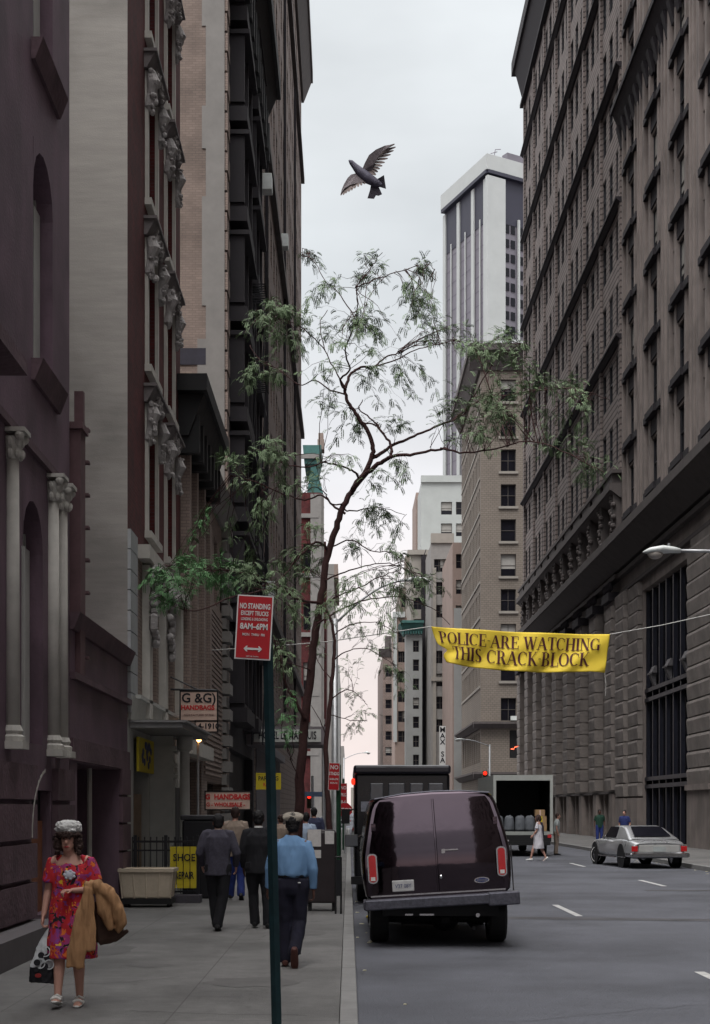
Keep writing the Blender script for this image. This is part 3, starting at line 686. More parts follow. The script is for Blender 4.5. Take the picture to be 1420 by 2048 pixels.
for (a, b, c, e) in big[:2]:
    g = empty('iron_window', FR.p((a+b)/2, .2, -1)); hook(g, r)
    s = MB(); FR.box(s, a, b, .2, 13.6, -.44, -.38); s.build('pane', mat('deep_glass', (.004, .004, .007), .15, .3, .7, spec=.6), g)
    s = MB()
    for k in range(8): u = a+.1+k*(b-a-.3)/7; FR.box(s, u, u+.18, .2, 13.5, -.36, -.16)
    for z in (3.0, 3.4, 7.6, 8.1): FR.box(s, a+.05, b-.05, z, z+.2, -.37, -.08)
    s.build('mullion', mat('blue_black_iron', (.012, .013, .022), .45, .3, 3), g)
    s = MB()
    for k in range(3):
        u = a+1.9+k*3.7; s.cut(); FR.wedge(s, u-.2, u+.2, 8.35, 8.9, -.2, .12, -.1); FR.box(s, u-.28, u+.28, 8.9, 8.98, -.2, .18); FR.wedge(s, u-.4, u+.4, 8.98, 9.35, -.2, -.1, .08)
    s.build('iron_bracket', mat('weathered_iron', (.11, .105, .11), .6, .3, 4), g)

# ================================================================ RIGHT 2: banded stone block
r = empty('banded_stone_block', (WRX, 107, .15), label='towering banded stone block with belt ledges above rusticated piers on the right', cat='building')
A0, A1 = 83.62, 130.0; ops = []
belts = [21.4, 29.3, 37.2, 45.0, 52.8, 60.6]
for zb in belts:
    for zz in (zb+1.0, zb+4.85):
        for i in range(21): u = A0+.9+i*2.18; ops.append((u, u+1.2, zz, zz+2.4))
s = MB(); FR.wall(s, A0, A1, 17.2, 69, ops, .08); shell(s, WRX, 48, A0, A1, .15, 69, 'W'); s.build('wall', M['r2'], r)
fill_windows(FR, ops, .08, r, 'frameb', 'glass', styles=(0, 0, 0, 2))
s = MB()
for i in range(0, 22, 3): u = A0+.35+i*2.18; s.cut(); FR.box(s, u-.3, u+.28, 21.5, 66, .001, .14)
s.build('pilaster', M['r2'], r)
s = MB()
for zb in belts[1:]: s.cut(); FR.wedge(s, A0, A1+.2, zb-.28, zb-.08, .001, .34, .12); FR.box(s, A0, A1+.25, zb-.08, zb+.04, .001, .40)
s.build('belt_ledge', M['nearblack'], r)
s = MB()
for k in range(12): u = A0+.3+k*3.9; FR.box(s, u, u+2.9, 20.7, 21.3, .001, .55)
FR.box(s, A0, A1+.2, 20.3, 20.7, .001, .75); FR.wedge(s, A0, A1+.2, 19.9, 20.3, .001, .65, .15); FR.box(s, A0, A1+.2, 21.3, 21.5, .001, .62)
s.build('balustrade', M['cornice'], r)
s = MB(); random.seed(9)
for k in range(12):
    u = A0+.2+k*3.95; s.cut(); FR.box(s, u, u+.8, 17.3, 20.2, .001, .5)
    for i in range(10): s.ball(FR.p(u+.4+random.uniform(-.5, .5), 17.8+i*.24, .5), (.16, .2, .17), 6, 5)
s.build('console', M['cornice'], r)
s = MB(); FR.wedge(s, A0, A1, 15.7, 16.6, .001, 1.25, .25); FR.box(s, A0, A1+1.0, 16.6, 17.05, .001, 1.35); FR.box(s, A0, A1+.9, 17.05, 17.25, .001, 1.1)
FR.box(s, A0, A1+.2, 15.2, 15.45, .001, .45); s.build('entablature', M['cornice'], r)
s = MB(); FR.wedge(s, A0, A1, 65.6, 68, .001, .9, .25); FR.box(s, A0, A1+.9, 68, 69.2, .001, 1.1); FR.box(s, A0, A1+.4, 64.9, 65.2, .001, .4); s.build('cornice', M['nearblack'], r)
s = MB(); lo = []
ps = [84.3+5.62*k for k in range(9)]
for p in ps:
    if p+5.5 < A1: lo += [(p+2.6, p+4.9, 3.6, 8.4), (p+2.6, p+4.9, 9.2, 14.0)]
FR.wall(s, A0, A1, 2.95, 17.2, lo, .5); s.build('lower_wall', M['rust'], r)
fill_windows(FR, lo, .5, r, 'frameb', 'glass', styles=(0, 2))
for p in ps: rusticated(p, p+2.1, 3.0, 14.0, par=r, core=.42, dp=.14)
s = MB()
for p in ps:
    s.cut(); FR.box(s, p-.15, p+2.25, 14.0, 14.5, .001, .72)
    for i in range(12): s.ball(FR.p(p+i*.19, 14.75+.2*(i % 2), .55), (.15, .14, .2), 6, 5)
s.build('capital', M['nearblack'], r)
s = MB(); FR.box(s, A0, A1, .15, 2.94, -.62, -.56); s.build('shop_glass', M['glassb'], r)
s = MB()
for p in ps: s.cut(); FR.box(s, p+.2, p+1.2, .15, 2.79, -.56, .42); s.cut(); FR.box(s, p+2.9, p+3.3, .15, 2.79, -.56, .1); s.cut(); FR.box(s, p+4.6, p+4.9, .15, 2.79, -.56, .1)
s.build('shop_pilaster', M['r1'], r)
s = MB(); FR.box(s, A0, A1, 2.8, 2.949, -.56, .3); s.build('shop_lintel', M['cornice'], r)
# ================================================================ FAR SIDE OF THE AVENUE AND BEYOND
def block(name, label, x0, x1, y0, y1, h, m, win, wt=None, depth=.3, styles=(0, 1, 2), fm='frame', gm='glass', faces='S', maxn=100):
    """win: dict(face -> list of openings) with u measured from x0 (S) or y0 (W, E)"""
    r = empty(name, ((x0+x1)/2, (y0+y1)/2, .15), label=label, cat='building')
    s = MB(); FS = Fac((x0, y0, 0), (1, 0, 0), (0, -1, 0)); FE = Fac((x1, y0, 0), (0, 1, 0), (1, 0, 0)); FW = Fac((x0, y0, 0), (0, 1, 0), (-1, 0, 0))
    dims = dict(S=(FS, x1-x0), E=(FE, y1-y0), W=(FW, y1-y0)); sk = ''
    for k, ops in win.items(): F, L = dims[k]; F.wall(s, 0, L, .15, h, ops, depth); sk += k
    shell(s, x0, x1, y0, y1, .15, h, sk); s.build('wall', M[m], r)
    for k, ops in win.items(): fill_windows(dims[k][0], ops, depth, r, fm, gm, styles=styles, maxn=maxn)
    return r, FS, FE, FW
# tan corner building across the avenue, right
wn = [(2.35+i*7.2, 4.15+i*7.2, 17.0+k*4.12, 19.6+k*4.12) for i in range(4) for k in range(9)]
ww = [(1.0+i*2.1, 2.1+i*2.1, 16.6+k*4.12, 19.4+k*4.12) for i in range(13) for k in range(9)]
r, FS, FE, FW = block('tan_corner_building', 'tan masonry corner building with a column of sash windows across the avenue on the right', 15.6, 45, 171, 200, 56, 'tan',
   dict(S=wn+[(3.4, 5.9, 7.9, 11.2), (8.5, 11, 7.9, 11.2), (.8, 6, .3, 4.3), (2.35, 4.2, 12.3, 15.0)], W=ww+[(1.5+i*2.9, 3.1+i*2.9, 7.4, 11.0) for i in range(9)]), styles=(0, 0, 1, 2, 3), gm='glass')
s = MB()
for z, d in ((11.9, .9), (6.0, .9)):
    s.cut()
    for F, a, b in ((FS, -d, 29.4), (FW, -.0, 29)): F.wedge(s, a, b, z-.5, z, .001, d, .3); F.box(s, a, b, z, z+.25, .001, d+.1)
s.cut()
for F, a, b in ((FS, -1.4, 29.4), (FW, 0, 29)): F.wedge(s, a, b, 53.6, 55.6, .001, 1.3, .3); F.box(s, a, b, 55.6, 56.4, .001, 1.5)
s.build('cornice', M['cornice'], r)
s = MB()
for k in range(9): s.cut(); FS.box(s, 2.1, 4.4, 16.7+k*4.12, 16.98+k*4.12, .001, .2)
for k in range(9): s.cut(); FW.box(s, .6, 28.5, 16.2+k*4.12, 16.5+k*4.12, .001, .10)
s.build('window_sill', M['tanlight'], r)
s = MB(); FS.box(s, 3.42, 5.88, 7.92, 11.18, -.2, -.12); s.build('bar_window', M['black'], r)
s = MB(); random.seed(2)
for i in range(16): s.ball(FS.p(3.6+i*.1, 8.9+i*.055+random.uniform(-.08, .08), -.05), (.055, .03, .055), 6, 4)
s.build('neon_script', mat('neon_red', (.8, .1, .05), .5, 0, emit=(1, .12, .05, 2.5)), r)
q = MB(); FS.box(q, 3.5, 4.2, 12.35, 12.85, -.1, .4); q.build('air_conditioner', M['lamp'], r)
s = MB(); FS.box(s, 0, 29, 4.4, 5.4, .002, .25); FS.box(s, .9, 6, 2.8, 4.4, .002, .7); s.build('awning', mat('olive_awning', (.14, .12, .07), .8, .2, 3), r)
# tower: rotated modern slab with white piers
ut = 330/2900.0
c0 = Vector((280*ut, 330, 0)); dl = Vector((-74, 191, 0))*ut; dr = Vector((68, 41, 0)).normalized()*26
r = empty('office_tower', c0, label='tall modern office tower with white piers and dark louvred crown', cat='building')
Hh = 148
FLn = Vector((dl.y, -dl.x, 0)).normalized(); FLn = FLn if FLn.x < 0 else -FLn
FRn = Vector((dr.y, -dr.x, 0)).normalized(); FRn = FRn if FRn.y < 0 else -FRn
TL = Fac(c0, dl.normalized(), FLn); TR = Fac(c0, dr.normalized(), FRn); LL = dl.length; LR = 26
s = MB(); a, b, c, d = c0, c0+dl, c0+dl+dr, c0+dr
for k in range(0, 1): s.hexa([Vector(q)+Vector((0, 0, .1)) for q in (a, b, c, d)] + [Vector(q)+Vector((0, 0, Hh-8)) for q in (a, b, c, d)])
s.build('wall', M['towerglass'], r)
s = MB(); s.hexa([Vector(q)+Vector((0, 0, Hh-1)) for q in (a+FLn*1.2+FRn*1.2, b+FLn*1.2, c, d+FRn*1.2)] + [Vector(q)+Vector((0, 0, Hh+2.5)) for q in (a+FLn*1.2+FRn*1.2, b+FLn*1.2, c, d+FRn*1.2)]); s.build('parapet', M['towerwhite'], r)
s = MB(); TL.box(s, 0, LL, Hh-12, Hh-1.2, .02, .12); TR.box(s, 0, LR, Hh-12, Hh-1.2, .02, .12); TL.box(s, -.8, LL, Hh-1.8, Hh-1.01, .05, 1.15); TR.box(s, -.8, LR, Hh-1.8, Hh-1.01, .05, 1.15); s.build('louvre_band', M['towerdark'], r)
s = MB()
for i in range(4): u = i*LL/3; s.cut(); TL.box(s, u-(1.0 if i else 0), u+(1.0 if i else 2.4)-.6, .1, Hh-2.3, .13, .45)
s.cut(); TR.box(s, -.95, 4.1, .1, Hh-2.3, .13, 1.0); s.cut(); TR.box(s, 12.4, 16, .1, Hh-2.3, .13, 1.0); s.cut(); TR.box(s, 24.6, 26, .1, Hh-2.3, .13, 1.0)
s.build('pier', M['towerwhite'], r)
s = MB()
for i in range(3): s.cut(); TL.box(s, (i+.5)*LL/3-.12, (i+.5)*LL/3+.3, .1, Hh-10.5, .13, .3)
s.cut(); TR.box(s, 8.1, 8.6, .1, Hh-10.5, .13, .6); s.cut(); TR.box(s, 20, 20.4, .1, Hh-10.5, .13, .6); s.build('mullion', M['towerwhite'], r)
s = MB()
for k in range(32): s.cut(); TL.box(s, 0, LL, Hh-13.5-k*3.3, Hh-13.25-k*3.3, .012, .03)
s.build('floor_joint', mat('dark_joint', (.13, .12, .15), .6, 0), r)
s = MB()
for k in range(8):
    for u in (4.6, 6.3, 8.8, 10.8, 16.5, 18.2, 20.8, 22.6): s.cut(); TR.box(s, u, u+1.2, Hh-14.0-k*3.3, Hh-12.1-k*3.3, .10, .16)
s.build('window', M['glass'], r)
s = MB(); TR.box(s, 4, 26, Hh-42, Hh-38.5, .13, 1.3); s.build('ledge', M['towerwhite'], r)
s = MB(); TR.box(s, 5, 13, Hh+2.5, Hh+4.3, -1.5, .5); s.build('roof_plant', M['towerglass'], r)
s = MB()
for u in (2.2, 10.5): s.cut(); s.tube([TR.p(u, Hh+2.5, -1), TR.p(u+.5, Hh+5, -1), TR.p(u+2.0, Hh+5.4, -1)], .10, 5); s.tube([TR.p(u-.8, Hh+3.8, -1), TR.p(u+1, Hh+4.6, -1)], .10, 5)
s.build('roof_rig', M['towerglass'], r)
# mid distance, right side of the street, nearest first
def simple(name, label, px0, px1, ytop, Yn, dep, m, side=None, wcols=(), wz=(14, 3.6, 2.0), n=8, gm='glassb', xr=None, wd=1.5):
    x0 = (px0-VX)*Yn/FP; x1 = (px1-VX)*Yn/FP if xr is None else xr; h = CZ+(VY-ytop)*Yn/FP
    ops = [(a-x0, a-x0+wd, wz[0]+k*wz[1], wz[0]+k*wz[1]+wz[2]) for a in [(q-VX)*Yn/FP for q in wcols] for k in range(n) if wz[0]+k*wz[1]+wz[2] < h-1.5]
    win = dict(S=ops)
    return block(name, label, x0, x1, Yn, Yn+dep, h, m, win, maxn=60) + (h,)
r, FS, FE, FW, h = simple('stucco_gable_building', 'grey building stepping up between the banner and the white tower', 905, 960, 1085, 203, 22, 'pink', wcols=(912, 922), xr=24)
s = MB(); FS.box(s, .2, 2.0, .2, 30, .002, .2); s.cut(); FS.box(s, 3.4, 4.2, .2, 31, .002, .25); s.cut(); FS.box(s, 0, 5, 24, 24.4, .002, .5); s.build('pilaster', M['grey'], r)
r, FS, FE, FW, h = simple('theatre_building', 'weathered tan and grey building carrying a tall vertical sign', 862, 906, 1085, 228, 20, 'cement', wcols=(868, 880, 890), xr=20)
s = MB(); FS.box(s, 0, 3.6, h-.1, h+1.4, -1, .3); FS.box(s, .3, .8, 5, h-4, .002, .3); FS.box(s, 2.0, 2.3, 5, h-4, .002, .3); FS.box(s, 0, 4, 22, 22.6, .002, .5); s.build('cornice', M['tanlight'], r)
s = MB(); FS.box(s, .9, 2.0, 4, 6, .002, .3); s.build('side_panel', M['pink'], r)
# vertical sign
g = empty('vertical_sign', (0, 0, 0), parent=None); ps = P(885, 1530, 200); g.location = ps; tag(g, 'narrow white vertical sign with dark stacked capitals far down the street', 'sign')
s = MB(); s.box(ps.x-.42, ps.x+.42, 199.9, 200.1, ps.z, P(885, 1452, 200).z); s.build('panel', M['signwhite'], g)
for i, ch in enumerate('MAX SA'):
    if ch != ' ':
        t = text(ch, 1.0, M['inkb'], g, (0, -.12, (P(0, 1460+i*12.2, 200).z-ps.z)), bold=.02)
r, FS, FE, FW, h = simple('white_brick_tower', 'white brick tower with pairs of small windows in the distance', 842, 930, 965, 262, 20, 'whitebrick', wcols=(882, 912), wz=(20, 3.9, 2.3), n=10, xr=22, wd=2.0)
s = MB(); FS.box(s, 0, 8, h, h+1.2, -1, .4); s.build('parapet', M['whitebrick'], r)
r, FS, FE, FW, h = simple('setback_tan_tower', 'tan setback tower just left of the white brick tower', 832, 865, 985, 275, 16, 'pink', xr=16)
r, FS, FE, FW, h = simple('tan_stepped_block', 'tan stepped block with dark fire escape strip beside the green cornice', 822, 880, 1110, 245, 25, 'tanlight', wcols=(827, 848, 856), xr=17)
s = MB(); FS.box(s, 1.7, 2.5, .2, h, .002, .4)
for k in range(12): s.tube([FS.p(1.8, 4+k*3.6, .6), FS.p(2.5, 6+k*3.6, 1.0)], .06, 4)
o = s.build('fire_escape', M['nearblack'], r)
s = MB(); FS.box(s, 3, 3.5, .2, h-3, .002, .3); FS.box(s, 4.6, 5.0, .2, h-3, .002, .3); FS.box(s, -.6, 5, h, h+.8, -1, .5); s.build('pilaster', M['tanlight'], r)
r, FS, FE, FW, h = simple('step_tan_block', 'broken topped tan block behind the street lamp head', 800, 842, 1175, 268, 25, 'tan', wcols=(803, 812), n=12, xr=14)
s = MB(); FS.box(s, 1, 4, h, h+6, -6, -1); s.build('penthouse', M['tan'], r)
r, FS, FE, FW, h = simple('green_cornice_building', 'narrow grey building with a green copper cornice', 812, 845, 1262, 240, 6, 'grey', wcols=(826,), wz=(9, 3.15, 1.9), n=9, xr=12.2, wd=1.0)
s = MB(); FS.wedge(s, -.7, 2.8, h-.3, h+1.2, .001, 1.2, .3); FS.box(s, -.9, 2.9, h+1.2, h+1.6, -2, 1.4)
FW.wedge(s, 0, 6, h-.3, h+1.2, .001, 1.2, .3)
for k in range(8): FS.box(s, -.6+k*.43, -.4+k*.43, h-.6, h-.1, .001, .8)
s.build('cornice', M['green'], r)
r, FS, FE, FW, h = simple('pink_shaft_building', 'pink brick shaft with a pale corner strip far down the street', 790, 818, 1235, 262, 20, 'pink', wcols=(796, 804), n=10, wd=.9, xr=11.5)
s = MB(); FS.box(s, -.3, .35, 14, h, .002, .3); FS.box(s, -.4, 1.8, h, h+1, -1, .4); s.build('corner_strip', M['towerwhite'], r)
r, FS, FE, FW, h = simple('brown_far_block', 'brown block that ends the right side of the street against the sky', 766, 795, 1305, 330, 60, 'brownwall', wcols=(771, 781), n=12, xr=14)
s = MB(); FS.wedge(s, -1, 4, h-1, h+.8, .001, 1, .2); FS.box(s, .5, 2, h+.8, h+4, -4, -2); s.build('cornice', M['cornice'], r)
# left side beyond the avenue
r, FS, FE, FW, h = simple('red_and_white_building', 'red brick building with white quoins and a copper green roof behind the tree', 560, 643, 985, 171, 16, 'redbrick', wcols=(606.5,), wz=(9, 7.0, 3.2), n=5, xr=-3.2, wd=1.7)
s = MB(); FS.box(s, 3.6, 4.9, .2, h-.2, .002, .25)
for k in range(6): FS.box(s, 2.4, 4.6, 8.2+k*7, 8.7+k*7, .002, .3)
FE.box(s, .0, .9, .2, h-.2, .002, .3)
for k in range(3): FE.box(s, .9, 15, 12+k*9, 12.6+k*9, .002, .4)
s.build('quoin', M['cement'], r)
s = MB(); q = [(-4.9, 171.2), (-3.0, 171.2), (-3.0, 180), (-4.9, 180)]
s.hexa([(x*1.0, y, h) for x, y in q] + [(x+(.5 if x < -4 else -.9), y, h+3.4) for x, y in q]); s.hexa([(-5.2, 171, h+3.4), (-3.7, 171, h+3.4), (-3.7, 180, h+3.4), (-5.2, 180, h+3.4), (-5.4, 171, h+5.6), (-3.2, 171, h+5.6), (-3.2, 180, h+5.6), (-5.4, 180, h+5.6)])
s.build('copper_roof', M['green'], r)
s = MB(); s.box(-3.7, -2.9, 173, 175, h+5.6, h+6.8); s.box(-3.6, -3.0, 173.2, 174.8, h+6.8, h+7.6); s.build('chimney', M['tanbrick'], r)
s = MB(); FE.box(s, 3, 14, .2, 34, .002, .5); s.build('shop_banner', M['redbrick'], r)
r, FS, FE, FW, h = simple('grey_left_block', 'grey block seen as a sliver between the sapling and the lamp post', 620, 669, 1128, 215, 30, 'cement', xr=-2.15)
s = MB(); FE.box(s, 0, 30, h-2, h, .001, .6); FE.box(s, 0, 30, 8, 8.8, .001, .5); s.build('cornice', M['tanbrick'], r)
r, FS, FE, FW, h = simple('cream_left_block', 'cream coloured far block on the left of the vanishing street', 640, 681, 1330, 300, 60, 'grey', xr=-1.9)
r, FS, FE, FW, h = simple('distant_left_block', 'small pale block at the very end of the left side', 650, 690, 1492, 420, 80, 'cement', xr=-1.3)
r, FS, FE, FW, h = simple('distant_right_block', 'low pale block closing the end of the street', 702, 716, 1575, 640, 50, 'tanlight', xr=6)

# ================================================================ STREET LAMPS, SIGNALS, POLES
def cobra(loc, label, H, reach, rise, dirx, poler=.10, head=.75, group=None):
    r = empty('street_lamp', loc, label=label, cat='street lamp', group=group); x, y, z = loc
    s = MB(); s.tube([(x, y, z), (x, y, z+.5), (x, y, z+H)], [poler*1.25, poler, poler*.75], 10); s.build('pole', M['metal'], r, smooth=True)
    s = MB(); pts = []
    for i in range(9): t = i/8; pts.append((x+dirx*reach*t, y, z+H-.15+rise*math.sin(t*math.pi/2)))
    s.tube(pts, .035, 8); s.build('arm', M['metal'], r, smooth=True)
    hx = x+dirx*reach; hz = z+H-.15+rise
    s = MB(); s.tube([(hx-dirx*.05, y, hz), (hx+dirx*.1, y, hz+.02), (hx+dirx*head*.45, y, hz+.03), (hx+dirx*head*.8, y, hz+.0), (hx+dirx*head, y, hz-.03)], [(.05, .05), (.09, .07), (.17, .09), (.15, .07), (.03, .02)], 12, side=(0, 1, 0))
    s.build('luminaire', M['lamp'], r, smooth=True)
    s = MB(); s.ball((hx+dirx*head*.66, y, hz-.06), (.17, .13, .12), 12, 8); s.build('lens', mat('lamp_lens', (.36, .33, .30), .3, .1, 8, spec=.6), r, smooth=True)
    s = MB(); s.tube([(hx+dirx*.2, y, hz+.07), (hx+dirx*.2, y, hz+.16)], .03, 8); s.build('photocell', M['metal'], r)
    return r
cobra((11.4, 31, .15), 'street lamp reaching in from the right edge in front of the dark iron windows', 7.2, 4.35, .22, -1)
cobra((-.42, 45, .15), 'tall grey lamp post behind the sapling with its arm over the road', 7.65, 2.25, 1.35, 1, poler=.12, head=.72)
cobra((11.5, 118, .15), 'lamp post with a curved arm in front of the tan corner building', 7.0, 2.1, .55, -1)
cobra((-.5, 160, .15), 'small distant street lamp against the bright sky above the bus', 7.4, 2.2, .7, 1, poler=.09)
def signal(loc, H, label, lit):
    r = empty('traffic_light', loc, label=label, cat='traffic light', group='traffic lights at the avenue'); x, y, z = loc
    s = MB(); s.tube([(x, y, z), (x, y, z+H)], .09, 8); s.build('pole', M['metal'], r)
    s = MB(); s.box(x-.55, x-.15, y-.3, y+.05, z+H-1.4, z+H-.2); s.box(x-.45, x, y-.1, y, z+H-.9, z+H-.8)
    for k in range(3): s.tube([(x-.35, y-.3, z+H-.4-k*.38), (x-.35, y-.5, z+H-.4-k*.38)], .17, 8, caps=False)
    s.build('signal_housing', mat('signal_olive', (.05, .045, .02), .6, .2, 6), r)
    s = MB(); s.ball((x-.35, y-.32, z+H-.4), (.17, .06, .17), 10, 6); s.build('red_lens', M['redlight'], r)
    return r
signal((12.0, 124, .15), 5.2, 'traffic light glowing red on the pole by the white truck', 0)
signal((-3.0, 124, .15), 3.2, 'traffic light glowing red behind the leaning tree trunk', 0)
# foreground no standing sign
def parking_sign(pole_loc, top, w, h, label, lines, plate_c, tilt, pm, lean=(0, 0), r0=.035, cat='sign', arrow=True, tex=True, name='parking_sign'):
    r = empty(name, pole_loc, label=label, cat=cat); x, y, z = pole_loc
    s = MB(); a = Vector((x, y, z)); b = Vector((x+lean[0], y+lean[1], top)); s.tube([a, b], r0, 4, side=(1, 0, 0)); 
    d = (b-a); s.tube([a+Vector((0, r0*.8, 0)), b+Vector((0, r0*.8, 0))], r0*.45, 6); s.build('post', pm, r)
    p = empty('sign_plate', (0, 0, 0), parent=r); p.location = Vector(plate_c)-Vector(pole_loc); p.rotation_euler = (0, R(tilt), 0)
    q = MB(); q.box(-w/2, w/2, -.003, .003, -h/2, h/2); o = q.build('plate', M['signwhite'], p, world=False, bevel=.0)
    q = MB(); q.box(-w/2+w*.035, w/2-w*.035, -.0055, -.0035, -h/2+w*.035, h/2-w*.035); q.build('face', M['signred'], p, world=False)
    for (t, zz, sz, sx, bd) in lines: text(t, sz, M['signwhite'], p, (0, -.0075, zz*h), ext=.001, sx=sx, bold=bd)
    if arrow:
        q = MB(); aw = w*.19; at = w*.035; zc = -.335*h
        q.box(-aw, aw, -.0095, -.006, zc-at*.8, zc+at*.8)
        for sg in (-1, 1): q.prism([(sg*aw*.75, -.0095, zc-at*2.2), (sg*aw*.95, -.0095, zc-at*2.2), (sg*(aw*1.35), -.0095, zc), (sg*aw*.95, -.0095, zc+at*2.2), (sg*aw*.75, -.0095, zc+at*2.2), (sg*aw*1.0, -.0095, zc)], (0, .0035, 0))
        q.build('arrow', M['signwhite'], p, world=False)
    return r
Ys = 11.0; cpt = P(508, 1255, Ys-.05); top = P(533, 1192, Ys); bot = Vector((P(554, 2067, Ys).x, Ys, .15))
parking_sign(bot, top.z, .272, .485, 'red no standing except trucks sign on a leaning teal post in the foreground',
  [('NO STANDING', .325, .056, .60, .0016), ('EXCEPT TRUCKS', .215, .046, .60, .0012), ('LOADING & UNLOADING', .125, .030, .58, .0005), ('8AM–6PM', .01, .062, .80, .0018), ('MON  THRU  FRI', -.115, .027, .85, .0004), ('DEPT OF TRAFFIC', -.455, .015, .8, 0)],
  cpt, 3.2, M['teal'], lean=(top.x-bot.x, 0), r0=.038)
b = P(672, 1705, 33); parking_sign((b.x+.06, 33, .15), 2.9, .25, .62, 'small red no standing sign on the green post beside the black street box', [('NO', .33, .13, .9, .003), ('STNDG', .10, .10, .7, .002), ('8AM-6PM', -.1, .07, .7, .001), ('MON-FRI', -.24, .06, .7, .001)], (P(668, 1553, 32.9).x, 32.9, P(668, 1553, 32.9).z), 2, M['greenpost'], r0=.055, arrow=False)
b = P(687, 1600, 62); parking_sign((b.x, 62, .15), 3.2, .30, 1.0, 'distant red sign panels stacked on a post above the stop sign', [('NO', .3, .2, .8, .003), ('PKG', .0, .2, .6, .003), ('8-6', -.3, .2, .8, .003)], (b.x, 61.9, P(687, 1590, 62).z), 0, M['greenpost'], r0=.05, arrow=False)
r = empty('stop_sign', (P(690, 0, 58).x, 58, .15), label='red octagonal stop sign far down the left kerb', cat='stop sign'); x = r.location.x; zc = P(0, 1620, 58).z
s = MB(); s.tube([(x, 58, .15), (x, 58, zc+.3)], .04, 6); s.build('post', M['metal'], r)
s = MB(); s.prism([(x+.3*math.cos(R(22.5+45*i)), 57.9, zc+.3*math.sin(R(22.5+45*i))) for i in range(8)], (0, .02, 0)); s.build('plate', M['signred'], r)
text('STOP', .2, M['signwhite'], r, (0, -.12, zc-.15), bold=.004)
r = empty('street_name_post', (P(625, 0, 118).x, 118, .15), label='grey post with a blue street name plate behind the tree trunk', cat='sign post'); x = r.location.x
s = MB(); s.tube([(x, 118, .15), (x, 118, 4.6)], .12, 8); s.build('post', M['metal'], r)
s = MB(); s.box(x-.9, x+.9, 117.85, 117.88, 2.9, 3.3); s.build('name_plate', mat('plate_blue', (.10, .14, .22), .5, .1, 5), r)
# ---------------------------------------------------------------- banner
r = empty('banner', P(1040, 1345, 40), label='yellow cloth banner about police watching the block strung across the street', cat='banner')
def bsurf(u, v, off=0):                     # v: 0 top, 1 bottom
    TLp, TRp, BRp, BLp = (863, 1253), (1219, 1269), (1210, 1345), (893, 1323)
    lx = TLp[0] + (BLp[0]-TLp[0])*(v**1.3) + (14*math.exp(-((v-.66)/.10)**2)); ly = TLp[1] + (BLp[1]-TLp[1])*v
    rx = TRp[0] + (BRp[0]-TRp[0])*v; ry = TRp[1] + (BRp[1]-TRp[1])*v
    lx0 = TLp[0]; x = lx0 + (rx-lx0)*u + (lx-lx0)*(1-u)**12; y = ly + (ry-ly)*u + 4*math.sin(math.pi*u)*(1-v*.3)+(7*v*math.sin(math.pi*min(1, u*1.1)))
    dep = .045*math.sin((u*3.3+v*.9)*9)*v + .008*math.sin((u+v*.22)*62)*(v**1.3)*(.4+.6*u) - .10*math.sin(math.pi*u) + .05*math.sin(u*17+v*3)
    q = P(x, y, 40); return Vector((q.x, 40+dep-off, q.z))
s = MB(); nu, nv = 120, 26
s.v = [tuple(bsurf(i/nu, j/nv)) for j in range(nv+1) for i in range(nu+1)]
for j in range(nv):
    for i in range(nu): a = j*(nu+1)+i; s.f.append((a, a+1, a+nu+2, a+nu+1)); s.m.append(0)
o = s.build('cloth', M['yellow'], r, smooth=True); sm = o.modifiers.new('t', 'SOLIDIFY'); sm.thickness = .006
TK, TN = .17, .055
